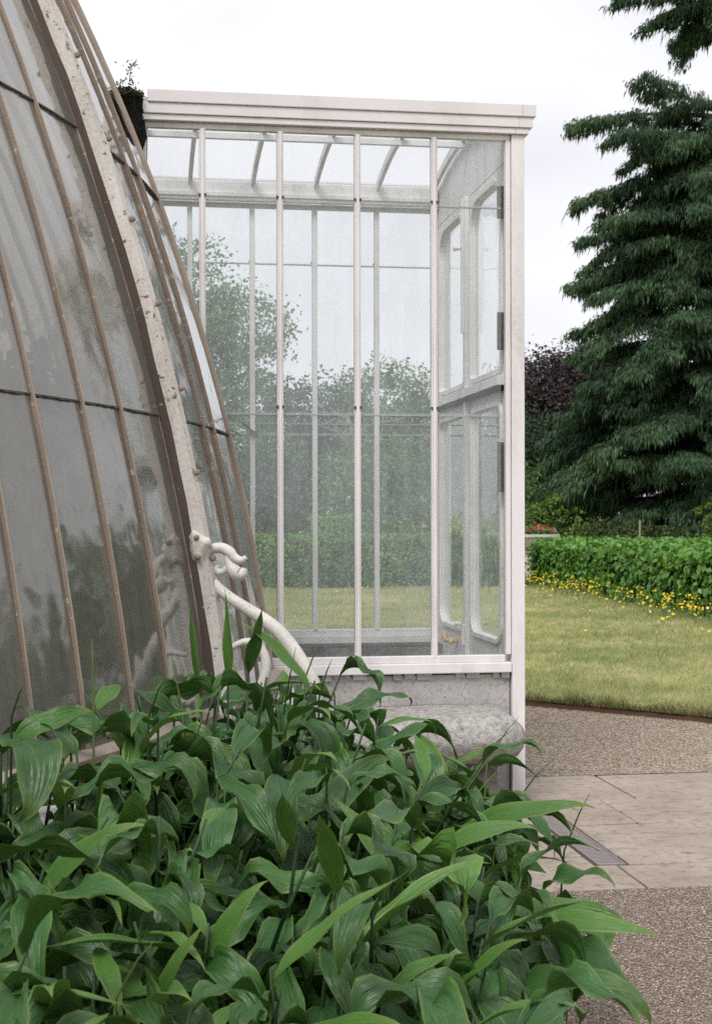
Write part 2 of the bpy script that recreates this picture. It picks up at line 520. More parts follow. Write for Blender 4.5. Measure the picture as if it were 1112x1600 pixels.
def leaf_quads(cen, nrm, size, aspect=0.6, droop=0.0, rng=RNG):
    """diamond leaves: cen (n,3), nrm (n,3), size (n,)"""
    n = len(cen)
    r = rng.normal(size=(n, 3))
    a = unit(np.cross(nrm, r))
    if droop:
        a = unit(a + np.array([0, 0, -droop]))
    b = unit(np.cross(nrm, a))
    s = size[:, None]
    nn = unit(nrm)
    q = np.stack([cen - a * s * .5, cen + b * s * .5 * aspect + nn * s * .08, cen + a * s * .5, cen - b * s * .5 * aspect + nn * s * .08], 1)
    return q

# ------------------------------------------------------------------ ground and paving
def sheet(name, pts, z, mat):
    b = MB(); b.v = [(p[0], p[1], z) for p in pts]; b.face(range(len(pts)))
    o = b.build(name, mat)
    o['kind'] = 'structure'
    return o
sheet('ground', [(-700, -300), (800, -300), (800, 900), (-700, 900)], -0.03, M['turf'])

edge_pts = [(819, 1090), (913, 1104), (1006, 1123), (1112, 1142)]
lawn_edge = []
for px, py in edge_pts:
    zc = FPX * 1.6 / (py - 808)
    p = c2w((px - 556) / FPX * zc, zc)
    lawn_edge.append((p.x, p.y))
e0, e1 = Vector(lawn_edge[0]), Vector(lawn_edge[-1])
left_ext = [(-14, 15.0), (-4, 14.2), (0.6, 13.5)]
right_ext = [(6.5, 8.2), (10, 5.4), (22, -2)]
edge_line = left_ext + lawn_edge + right_ext
def catmull(P, t):
    i = int(min(max(math.floor(t), 0), len(P) - 2)); u = t - i
    p0, p1, p2, p3 = P[max(i - 1, 0)], P[i], P[i + 1], P[min(i + 2, len(P) - 1)]
    return 0.5 * ((2 * p1) + (-p0 + p2) * u + (2 * p0 - 5 * p1 + 4 * p2 - p3) * u * u + (-p0 + 3 * p1 - 3 * p2 + p3) * u ** 3)
_cf = np.polyfit([p[0] for p in lawn_edge] + [p[0] for p in left_ext[1:]], [p[1] for p in lawn_edge] + [p[1] for p in left_ext[1:]], 2)
_X = np.concatenate([np.linspace(-14, 0, 20), np.linspace(.1, 6.0, 110), np.linspace(6.2, 22, 20)])
edge_s = np.stack([_X, np.polyval(_cf, np.maximum(_X, -4))], -1)
edge_s += RNG.normal(scale=0.003, size=edge_s.shape)
_j = np.convolve(RNG.normal(scale=.03, size=len(edge_s) + 4), np.ones(5) / 5, 'valid')
edge_s[:, 1] += _j
LAWN_Z = 0.045
# far gravel walk
sheet('gravel_walk', [(-30, 8.59), (30, 8.59), (30, 20), (-30, 20)], 0.0, M['gravel_far'])
lawn_poly = [tuple(p) for p in edge_s] + [(120, 30), (160, 320), (-160, 320), (-120, 15)]
b = MB()
n = len(lawn_poly)
b.v = [(x, y, LAWN_Z) for x, y in lawn_poly]; b.face(range(n))
tag(b.build('lawn', M['turf']), None, kind='structure')
edge_s = edge_s  # uneven turf lip
# cut soil edge of the lawn: a little vertical face with crumbled foot
b = MB()
rings = []
for i, (x, y) in enumerate(edge_s):
    j = min(i + 1, len(edge_s) - 1); k = max(i - 1, 0)
    d = Vector((edge_s[j][0] - edge_s[k][0], edge_s[j][1] - edge_s[k][1])).normalized()
    nn = Vector((d.y, -d.x))
    if nn.y > 0: nn = -nn
    w = 0.035 + 0.015 * random.random()
    rings.append([(x - nn.x * .03, y - nn.y * .03, LAWN_Z - .004), (x + nn.x * .01, y + nn.y * .01, LAWN_Z - .012 * random.random() - .006),
                  (x + nn.x * w, y + nn.y * w, 0.012 + .012 * random.random()), (x + nn.x * (w + .03), y + nn.y * (w + .03), -0.01)])
b.loft(rings, closed=False)
tag(b.build('soil_edge', M['edge_soil'], smooth=True), None, kind='structure')

# near gravel
sheet('gravel_path', [(-30, -40), (30, -40), (30, 5.93), (-30, 5.93)], 0.0, M['gravel_near'])
# joint bed under the paving
pav = sheet('paving', [(0.2, 5.93), (24, 5.93), (24, 8.585), (0.2, 8.585)], -0.012, M['joint'])
rows = [5.935, 6.54, 7.19, 7.82, 8.58]
starts = {3: [0.3, 1.52, 2.78, 4.1, 5.35], 2: [0.3, 1.62, 2.56, 3.85, 5.2], 1: [0.3, 1.2, 2.22, 3.62, 4.6], 0: [0.3, 1.35, 2.16, 3.5, 4.8]}
DX0, DX1, DY0, DY1 = 2.075, 2.205, 6.36, 7.45
def slab(x0, x1, y0, y1):
    g = 0.006
    j = lambda: random.uniform(-.004, .004)
    pts = [(x0 + g + j(), y0 + g + j()), (x1 - g + j(), y0 + g + j()), (x1 - g + j(), y1 - g + j()), (x0 + g + j(), y1 - g + j())]
    zt = random.uniform(0.0, 0.006)
    tl = [random.uniform(-.002, .002) for _ in range(4)]
    b = MB()
    for z in (-0.05, 0.0):
        for (x, y), t in zip(pts, tl):
            b.v.append((x, y, z if z < 0 else zt + t))
    for q in ((0, 3, 2, 1), (4, 5, 6, 7), (0, 1, 5, 4), (1, 2, 6, 5), (2, 3, 7, 6), (3, 0, 4, 7)):
        b.face(q)
    b.build('paving_slab', M['slab'], pav, bevel=0.004)
for r in range(4):
    xs = starts[r] + [starts[r][-1] + 1.2 * k for k in range(1, 8)]
    for x0, x1 in zip(xs[:-1], xs[1:]):
        y0, y1 = rows[r], rows[r + 1]
        # leave room for the drain channel
        if x0 < DX1 and x1 > DX0 and y1 > DY0 and y0 < DY1:
            if y0 < DY0:
                slab(x0, x1, y0, DY0 - .01)
            if y0 < DY0:
                if x0 < DX0 - .1: slab(x0, DX0 - .012, DY0 - .01, y1)
                if x1 > DX1 + .1: slab(DX1 + .012, x1, DY0 - .01, y1)
            else:
                if x0 < DX0 - .1: slab(x0, DX0 - .012, y0, y1)
                if x1 > DX1 + .1: slab(DX1 + .012, x1, y0, y1)
        else:
            slab(x0, x1, y0, y1)
# drain grate
dg = empty('drain_grate', ((DX0 + DX1) / 2, (DY0 + DY1) / 2, 0))
tag(dg, 'slotted cast iron drain grate sunk in the paving in front of the door', 'drain')
b = MB()
b.box(DX0, DX0 + .008, DY0, DY1, -.03, .004); b.box(DX1 - .008, DX1, DY0, DY1, -.03, .004)
b.box(DX0 + .008, DX1 - .008, DY0, DY0 + .014, -.03, .004); b.box(DX0 + .008, DX1 - .008, DY1 - .014, DY1, -.03, .004)
b.build('frame', M['iron'], dg)
b = MB(); b.box(DX0, DX1, DY0, DY1, -.10, -.06); b.build('channel', M['black'], dg)
bar_me = MB().box(-.056, .056, -.0075, .0075, -.02, .002).mesh('grate_bar')
bar_me.materials.append(M['iron'])
y = DY0 + .028
while y < DY1 - .02:
    o = link('grate_bar', bar_me, None, None); o.parent = dg
    o.location = (0, y - (DY0 + DY1) / 2, 0)
    y += .026
# loose stones
def pebbles(name, n, region, smin, smax, mats, w):
    out_v, idx = [], []
    P = region(n)
    n = len(P)
    s = RNG.uniform(smin, smax, n)
    base = np.array([[1, 0, 0], [0, 1, 0], [-1, 0, 0], [0, -1, 0], [0, 0, .75], [0, 0, -.4]])
    tris = np.array([[0, 1, 4], [1, 2, 4], [2, 3, 4], [3, 0, 4], [1, 0, 5], [2, 1, 5], [3, 2, 5], [0, 3, 5]])
    ang = RNG.uniform(0, 6.28, n)
    c, sn = np.cos(ang), np.sin(ang)
    V = np.repeat(base[None], n, 0) * RNG.uniform(.65, 1.2, (n, 6, 3))
    x = V[..., 0] * c[:, None] - V[..., 1] * sn[:, None]; yv = V[..., 0] * sn[:, None] + V[..., 1] * c[:, None]
    V = np.stack([x, yv * .8, V[..., 2] * .6], -1) * s[:, None, None] + P[:, None, :]
    F = V[:, tris].reshape(-1, 3)
    mi = np.repeat(RNG.choice(len(mats), n, p=w), 8)
    o = np_mesh(name, F, 3, mats, None, mi)
    o['kind'] = 'stuff'
    return o
def cam_region(zc0, zc1, px0, px1, ok, z=0.003):
    def f(n):
        # even over the ground
        zc = np.sqrt(RNG.uniform(zc0 ** 2, zc1 ** 2, n)); px = RNG.uniform(px0, px1, n)
        xc = (px - 556) / FPX * zc
        X = xc * CA + zc * SA; Y = -xc * SA + zc * CA
        k = ok(X, Y, xc, zc)
        return np.stack([X, Y, np.full(n, z)], -1)[k]
    return f
pm = [mat_plain('pebble_' + k, c, 0.8, 0.3, 0.3, 60) for k, c in (('dark', (0.15, 0.115, 0.094)), ('brown', (0.29, 0.215, 0.165)), ('grey', (0.37, 0.31, 0.26)), ('pale', (0.64, 0.57, 0.49)))]
pebbles('gravel', 115000, cam_region(4.0, 6.35, 700, 1450, lambda X, Y, xc, zc: Y < 5.925), .0022, .0058, pm, [.32, .33, .25, .10])
pm2 = [mat_plain('gravel_stone_' + k, c, 0.85, 0.25, 0.3, 60) for k, c in (('ochre', (0.33, 0.255, 0.185)), ('buff', (0.43, 0.355, 0.275)), ('cream', (0.60, 0.53, 0.45)), ('umber', (0.19, 0.145, 0.11)))]
def off_lawn(X, Y, xc, zc):
    yl = np.interp(X, edge_s[:, 0], edge_s[:, 1])
    return (Y > 8.6) & (Y < yl - .06)
pebbles('gravel', 92000, cam_region(7.5, 13.6, 800, 1480, off_lawn), .004, .0105, pm2, [.33, .34, .20, .13])

# ------------------------------------------------------------------ lawn grass and buttercups
def blades(name, n, zc0, zc1, px0, px1, h0, h1, wid, mat, near_hedge=False):
    zc = RNG.uniform(zc0 ** .8, zc1 ** .8, n) ** 1.25
    px = RNG.uniform(px0, px1, n)
    xc = (px - 556) / FPX * zc
    X = xc * CA + zc * SA; Y = -xc * SA + zc * CA
    yl = np.interp(X, edge_s[:, 0], edge_s[:, 1])
    k = Y > yl - .012
    X, Y, zc, xc, yl = X[k], Y[k], zc[k], xc[k], yl[k]
    n = len(X)
    patch = .5 + .5 * np.sin(X * 1.7 + 1.3 * np.sin(Y * .9)) * np.sin(Y * 1.1 + 2)
    h = RNG.uniform(h0, h1, n) * (.7 + .6 * patch)
    h *= np.clip((Y - yl) / .5, .75, 1)
    w = wid * RNG.uniform(.7, 1.3, n) * np.clip(zc / 12, 1, 2.6)
    az = RNG.uniform(0, 6.28, n); ln = RNG.normal(scale=.5, size=(n, 2)) * h[:, None]
    P = np.stack([X, Y, np.full(n, LAWN_Z)], -1)
    d = np.stack([np.cos(az), np.sin(az), np.zeros(n)], -1) * w[:, None]
    tip = P + np.stack([ln[:, 0], ln[:, 1], h], -1)
    o = np_mesh(name, np.stack([P - d, P + d, tip], 1), 3, mat)
    o['kind'] = 'stuff'
    return o
def edge_tufts(n):
    X = RNG.uniform(-1, 8, n); yl = np.interp(X, edge_s[:, 0], edge_s[:, 1])
    Y = yl + RNG.uniform(-.02, .07, n)
    h = RNG.uniform(.025, .075, n) * (.5 + RNG.uniform(size=n) * (np.sin(X * 9) * .5 + np.sin(X * 23 + 1) * .5 + 1.2))
    az = RNG.uniform(0, 6.28, n)
    P = np.stack([X, Y, np.full(n, LAWN_Z - .004)], -1)
    d = np.stack([np.cos(az), np.sin(az), np.zeros(n)], -1) * .0042
    mid = P + np.stack([RNG.normal(scale=.3, size=n) * h, -RNG.uniform(.1, .7, n) * h, h], -1)
    tip = mid + np.stack([RNG.normal(scale=.2, size=n) * h, -RNG.uniform(.3, .9, n) * h, -RNG.uniform(-.3, .9, n) * h], -1)
    o = np_mesh('grass', np.stack([P - d, P + d, mid + d * .6, mid - d * .6, mid - d * .6, mid + d * .6, tip, tip], 1).reshape(-1, 4, 3), 4, M['grass'])
    o['kind'] = 'stuff'
edge_tufts(16000)
blades('grass', 400000, 9.5, 34, 330, 1500, .03, .075, .0042, M['grass'])

# ------------------------------------------------------------------ hedges
def hedge(name, label, corners, h, leaf, n, mat, round_=0.12, group=None):
    """corners: four ground points (x, y) in order"""
    t = empty(name, (sum(c[0] for c in corners) / 4, sum(c[1] for c in corners) / 4, 0))
    tag(t, label, 'hedge', group)
    C = [Vector((c[0], c[1], 0)) for c in corners]
    cen = sum(C, Vector()) / 4
    b = MB()
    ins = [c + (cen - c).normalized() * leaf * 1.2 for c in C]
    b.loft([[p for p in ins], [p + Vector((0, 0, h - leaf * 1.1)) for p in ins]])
    b.build('shade_core', M['core'], t)  # solid box, the hedge's inner shade is put into its dark colour
    faces = [(C[i], C[(i + 1) % 4] - C[i], Vector((0, 0, h))) for i in range(4)] + [(C[0] + Vector((0, 0, h)), C[1] - C[0], C[3] - C[0])]
    vis = []
    for o_, u, v in faces:
        nn = u.cross(v); A = nn.length; nn.normalize()
        mid = o_ + u / 2 + v / 2
        if nn.dot(mid - (cen + Vector((0, 0, h / 2)))) < 0: nn = -nn
        back = nn.dot(Vector((0, 0, EYE)) - mid) < 0
        vis.append((o_, u, v, nn, A * (0.25 if back else 1.0)))
    tot = sum(q[4] for q in vis)
    allq = []
    for o_, u, v, nn, A in vis:
        m = max(20, int(n * A / tot))
        a, c = RNG.uniform(0, 1, m), RNG.uniform(0, 1, m) ** .95
        P = np.array(o_) + a[:, None] * np.array(u) + c[:, None] * np.array(v)
        lump = .5 * np.sin(P[:, 0] * 5.1 + P[:, 2] * 4) * np.sin(P[:, 1] * 4.3 + P[:, 2] * 6) + .5 * np.sin(P[:, 0] * 13 + P[:, 1] * 11 + P[:, 2] * 9)
        kp = (lump > -.42) | (RNG.uniform(size=m) < .45)
        P, lump = P[kp], lump[kp]; m = len(P)
        P += np.array(nn) * (lump * leaf * .55 + RNG.normal(scale=leaf * .45, size=m))[:, None]
        N = unit(np.array(nn) + RNG.normal(scale=.55, size=(m, 3)) + np.array([0, 0, .35]))
        allq.append(leaf_quads(P, N, RNG.uniform(.7, 1.25, m) * leaf, .8, .5))
    o = np_mesh('leaves', np.concatenate(allq), 4, mat, t)
    return t
A0, A1 = c2w(4.06, 33.6), c2w(6.2, 13.5)
dirv = (A1 - A0).normalized(); nrm = Vector((-dirv.y, dirv.x, 0))
if nrm.x < 0: nrm = -nrm
hedge('ivy_hedge', 'low broad bright green hedge with glossy leaves along the buttercup strip, flat top', [(A0.x, A0.y), (A1.x, A1.y), (A1 + nrm * 3.9)[:2], (A0 + nrm * 3.9)[:2]], 1.0, .105, 46000, M['hedge'])
B0, B1, B2, B3 = c2w(-8.4, 30.2), c2w(3.66, 31.6), c2w(3.76, 33.4), c2w(-8.4, 32.0)
hedge('clipped_hedge', 'clipped green hedge seen through the porch glass behind the lawn', [B0[:2], B1[:2], B2[:2], B3[:2]], 1.14, .075, 42000, M['hedge_dim'])
B0, B1, B2, B3 = c2w(-1.25, 40), c2w(.35, 40), c2w(.4, 41.4), c2w(-1.2, 41.4)
hedge('short_hedge', 'short hedge block behind the clipped hedge, seen through the middle porch panes', [B0[:2], B1[:2], B2[:2], B3[:2]], 1.62, .08, 7000, M['hedge_dim'])
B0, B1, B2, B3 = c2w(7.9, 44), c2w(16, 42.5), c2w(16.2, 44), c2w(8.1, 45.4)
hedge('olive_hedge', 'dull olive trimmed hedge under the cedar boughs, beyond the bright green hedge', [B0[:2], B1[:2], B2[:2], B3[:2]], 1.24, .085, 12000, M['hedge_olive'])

# buttercups: along the foot of the hedge and thinly over the lawn
def buttercups(n_hedge, n_lawn):
    ts = RNG.uniform(-.06, 1.0, n_hedge)
    off = np.abs(RNG.normal(scale=.42, size=n_hedge)) + .05
    P = np.array(A0)[None] + ts[:, None] * np.array(A1 - A0)[None] - np.array(nrm)[None] * off[:, None]
    h = RNG.uniform(.14, .36, n_hedge) * np.clip(1.15 - off * .5, .4, 1)
    # drifts with gaps
    k = (np.sin(ts * 60) + np.sin(ts * 23 + 1)) * .5 + RNG.normal(scale=.5, size=n_hedge) > -.35
    P, h = P[k], h[k]
    px = RNG.uniform(380, 815, n_lawn); zc = 31 - np.abs(RNG.normal(scale=2.0, size=n_lawn))
    k = RNG.uniform(size=n_lawn) < .4
    zc[k] = RNG.uniform(13, 30, k.sum()); px[k] = RNG.uniform(380, 1112, k.sum())
    zc = np.where(px > 830, np.minimum(zc, 24 - (px - 830) * .02), zc)
    xc = (px - 556) / FPX * zc
    Q = np.stack([xc * CA + zc * SA, -xc * SA + zc * CA, np.zeros(n_lawn)], -1)
    P = np.concatenate([P, Q]); h = np.concatenate([h, RNG.uniform(.08, .2, n_lawn)])
    n = len(P)
    top = P + np.stack([RNG.normal(scale=.03, size=n), RNG.normal(scale=.03, size=n), h + LAWN_Z], -1)
    nr = unit(RNG.normal(scale=.6, size=(n, 3)) + np.array([0, -.5, .8]))
    a = unit(np.cross(nr, RNG.normal(size=(n, 3)))); c = np.cross(nr, a)
    r = RNG.uniform(.014, .026, n)[:, None]
    ring = [top + (a * math.cos(k * math.pi / 3) + c * math.sin(k * math.pi / 3)) * r * (1 if k % 2 else .82) for k in range(6)]
    hexq = np.stack([np.stack(ring[:4], 1), np.stack([ring[0], ring[3], ring[4], ring[5]], 1)], 1).reshape(-1, 4, 3)
    d = np.array([.004, 0, 0])
    base = P.copy(); base[:, 2] = LAWN_Z
    st = np.stack([base - d, base + d, top + d * .5, top - d * .5], 1)
    mi = np.concatenate([np.zeros(len(hexq)), np.ones(len(st))])
    o = np_mesh('buttercups', np.concatenate([hexq, st]), 4, [M['petal'], M['straw']], None, mi)
    o['kind'] = 'stuff'
buttercups(1300, 45)

# ------------------------------------------------------------------ trees
def limbs(b, base, top, r0, n_limb, reach, rng, mi=0):
    base, top = Vector(base), Vector(top)
    pts, rad = [], []
    for i in range(7):
        s = i / 6
        p = base.lerp(top, s) + Vector((rng.normal() * .05, rng.normal() * .05, 0)) * reach * (s > 0)
        pts.append(p); rad.append(r0 * (1 - .8 * s))
    b.tube(pts, rad, 7, mi)
    for k in range(n_limb):
        s = rng.uniform(.3, .95)
        p = base.lerp(top, s)
        az = rng.uniform(0, 6.28); L = reach * rng.uniform(.5, 1.0) * (1.1 - .5 * s)
        d = Vector((math.cos(az), math.sin(az), rng.uniform(.3, .9)))
        q = [p, p + d * L * .4 + Vector((0, 0, .05 * L)), p + d * L * .75 + Vector((0, 0, .15 * L)), p + d * L]
        b.tube(q, [r0 * .4 * (1 - s * .6), r0 * .28 * (1 - s * .6), r0 * .16, r0 * .05], 5, mi)

def crown_quads(lobes, n, size, rng, clump=26, gap=.22):
    """leaf clumps spread through uneven lobes; lobes: (cx, cy, cz, rx, ry, rz)"""
    vol = np.array([l[3] * l[4] + l[4] * l[5] for l in lobes]); vol = vol / vol.sum()
    nc = max(4, n // clump)
    out = []
    which = rng.choice(len(lobes), nc, p=vol)
    for li in range(len(lobes)):
        m = int((which == li).sum())
        if not m: continue
        l = np.array(lobes[li])
        d = unit(rng.normal(size=(m, 3)))
        rr = rng.uniform(.45, 1.08, m) ** .5
        bump = 1 + .16 * np.sin(d[:, 0] * 7 + li) * np.sin(d[:, 1] * 6 + 2 * li) + .10 * np.sin(d[:, 2] * 13 + li)
        cc = l[:3] + d * l[3:6] * (rr * bump)[:, None]
        keep = rng.uniform(size=m) > gap
        cc, d = cc[keep], d[keep]
        m = len(cc)
        cs = rng.uniform(.55, 1.3, m) * min(l[3], l[5]) * .22
        P = cc[:, None, :] + rng.normal(size=(m, clump, 3)) * cs[:, None, None] * np.array([1, 1, .62])
        N = unit(d[:, None, :] * .6 + rng.normal(scale=.7, size=(m, clump, 3)) + np.array([0, 0, .45]))
        P = P.reshape(-1, 3); N = N.reshape(-1, 3)
        out.append(leaf_quads(P, N, rng.uniform(.6, 1.35, len(P)) * size, .62, .3, rng))
    return np.concatenate(out)

def tree(name, label, xc, zc, lobes, n, size, mat, r0=.25, seed=1, cat='tree', group=None, trunk_top=.7, gap=.22, limb=9, clump=26):
    rng = np.random.default_rng(seed)
    base = c2w(xc, zc, 0)
    t = empty(name, base)
    tag(t, label, cat, group)
    zt = max(l[2] + l[5] for l in lobes)
    reach = max(max(abs(l[0]) + l[3] for l in lobes) * .7, .3)
    b = MB(); limbs(b, base + Vector((0, 0, -.05)), base + Vector((0, 0, zt * trunk_top)), r0, limb, reach, rng)
    b.build('trunk' if cat == 'tree' else 'stems', M['bark'], t)
    # lobes are given across the view: dx to the right, dy away
    L = []
    for dx, dy, cz, rx, ry, rz in lobes:
        p = c2w(xc + dx, zc + dy, cz)
        L.append((p.x, p.y, p.z, rx, ry, rz))
    np_mesh('crown' if cat == 'tree' else 'foliage', crown_quads(L, n, size, rng, clump, gap), 4, mat, t)
    return t

def at(px, zc): return (px - 556) / FPX * zc
def zy(py, zc): return EYE - (py - 808) / FPX * zc

# behind the porch
tree('tall_tree', 'tall loose crowned tree rising behind the left panes of the porch', at(275, 58), 58,
     [(.2, 0, 10.3, 1.9, 2, 2.6), (1.3, 0, 8.7, 1.5, 1.8, 1.5), (2.9, 0, 9.2, 1.6, 1.7, 1.6), (.6, 0, 6.6, 2.8, 2.4, 1.6), (3.0, .3, 6.3, 1.7, 1.7, 1.1), (-2.4, 0, 8.6, 2.8, 2.2, 3.2), (-2, 0, 5, 3.4, 2.4, 2), (2.2, 0, 4.6, 2.4, 2, 1.2)], 52000, .175, M['oak'], .34, 3, gap=.3)
tree('round_tree', 'dark rounded tree between the middle mullions of the porch', at(505, 62), 62,
     [(-.4, 0, 5.6, 2.4, 2, 2.0), (1.0, 0, 4.8, 2.1, 2, 1.7), (2.0, 0, 4.2, 1.6, 1.8, 1.5)], 22000, .18, M['darktree'], .3, 4)
tree('domed_tree', 'pale green domed tree behind the right hand panes of the porch', at(612, 60), 60,
     [(-.2, 0, 6.0, 1.9, 2, 2.0), (1.2, 0, 5.1, 1.7, 1.8, 1.6), (2.4, .3, 4.2, 1.9, 1.8, 1.4), (.4, 0, 3.6, 3.0, 2, 1.7)], 26000, .17, M['oak'], .3, 5)
tree('leafy_bush', 'large mid green bush behind the clipped hedge, seen through the third porch bay', at(600, 46), 46,
     [(-.6, 0, 2.4, 1.5, 1.3, 1.6), (.9, 0, 2.2, 1.5, 1.2, 1.5), (2.3, 0, 2.3, 1.4, 1.2, 1.5), (3.5, .4, 2.3, 1.3, 1.2, 1.6)], 24000, .13, M['oak'], .12, 6, 'bush', clump=20)
tree('dark_bush', 'dark sprawling bush behind the clipped hedge, seen through the left porch bays', at(420, 48), 48,
     [(-1.6, 0, 2.3, 1.7, 1.3, 1.8), (.2, 0, 2.5, 1.6, 1.3, 1.6), (1.6, .2, 2.1, 1.3, 1.2, 1.3)], 20000, .14, M['darktree'], .12, 8, 'bush', clump=20)
tree('wide_tree', 'wide dark tree filling the gap behind the bushes', at(560, 76), 76,
     [(-6, 0, 3.6, 4, 3, 3.0), (-1, 0, 3.4, 4, 3, 2.7), (4, 0, 3.4, 4, 3, 2.6), (8.5, 0, 3.6, 3.4, 3, 2.9)], 26000, .26, M['oak'], .3, 9)
# a bare, dead crown between them
dt = empty('bare_tree', c2w(at(548, 57), 57))
tag(dt, 'leafless grey branched tree between the round tree and the domed tree', 'tree')
b = MB(); rng = np.random.default_rng(5)
bp = c2w(at(548, 57), 57)
b.tube([bp, bp + Vector((.1, 0, 3)), bp + Vector((.0, 0, 5.4))], [.16, .11, .06], 6)
b.build('trunk', M['deadwood'], dt)
for k in range(11):
    z0 = rng.uniform(3.2, 5.4); az = rng.uniform(0, 6.28); L = rng.uniform(1.2, 2.3)
    d = Vector((math.cos(az), math.sin(az) * .6, rng.uniform(.35, 1.0)))
    p0 = bp + Vector((.03, 0, z0))
    b = MB()
    q = [p0 + d * L * s + Vector((rng.normal() * .12, 0, .25 * math.sin(s * 5))) * (s > 0) for s in (0, .3, .6, .85, 1)]
    b.tube(q, [.06, .045, .03, .02, .008], 5)
    for s in (1, 2, 3):
        d2 = Vector((rng.normal(), rng.normal() * .5, rng.uniform(.2, 1))).normalized() * L * .35
        b.tube([q[s], q[s] + d2 * .5 + Vector((0, 0, .08)), q[s] + d2], [.025, .016, .006], 4)
    b.build('branch', M['deadwood'], dt)
# right of the porch
tree('copper_beech', 'dark purple copper beech behind the cedar', at(872, 74), 74,
     [(-.6, 0, 7.5, 2.6, 2.4, 2.4), (1.9, .4, 8.0, 2.3, 2.3, 2.4), (-2.2, 0, 6.6, 1.9, 2, 2.4), (3.6, .6, 8.2, 2.4, 2.2, 2.6), (.4, -.5, 5.6, 3.6, 2.2, 2.0), (5.4, .6, 7.0, 2.2, 2, 2.4)], 80000, .19, M['beech'], .4, 12, gap=.12)
tree('understory_tree', 'dull green bushy tree under the copper beech', at(856, 62), 62,
     [(-.3, 0, 4.2, 2.0, 1.6, 1.9), (1.0, 0, 3.4, 1.9, 1.6, 1.8), (-.8, -.3, 2.2, 1.9, 1.6, 2.0), (1.6, 0, 1.9, 1.9, 1.5, 1.9)], 36000, .15, M['deep'], .2, 13, gap=.1)
tree('lime_shrub', 'yellow green feathery shrub above the flower urn', at(862, 41.5), 41.5,
     [(-.35, 0, 1.5, .62, .5, .45), (.15, 0, 1.95, .42, .4, .32), (.5, 0, 1.2, .5, .45, .45), (.0, 0, .8, .7, .5, .6), (-.6, 0, 1.9, .3, .3, .25), (.7, .1, 1.65, .3, .3, .2)], 2600, .095, M['lime'], .035, 14, 'shrub', gap=.3, clump=14)
tree('lime_shrub', 'yellow green sapling spray by the cut off picture edge, above the olive hedge', at(1118, 39.5), 39.5,
     [(-.25, 0, 1.75, .5, .4, .2), (.1, 0, 1.4, .55, .45, .3), (.35, 0, 2.1, .5, .4, .25), (0, 0, .8, .6, .5, .5)], 2400, .12, M['lime'], .03, 15, 'shrub', gap=.35, clump=12)
tree('clipped_shrub', 'dark rounded clipped shrub at the end of the olive hedge', at(938, 43), 43,
     [(0, 0, .85, .52, .5, .62), (-.55, 0, .6, .42, .4, .5)], 3800, .08, M['hedge_olive'], .05, 16, 'shrub', gap=.05, clump=12)
tree('clipped_shrub', 'small leafy shrub at the foot of the cedar beside the dark rounded shrub', at(895, 41), 41,
     [(0, 0, .55, .55, .5, .5), (.6, 0, .4, .45, .4, .4)], 3000, .09, M['hedge_dim'], .05, 17, 'shrub', gap=.1, clump=12)

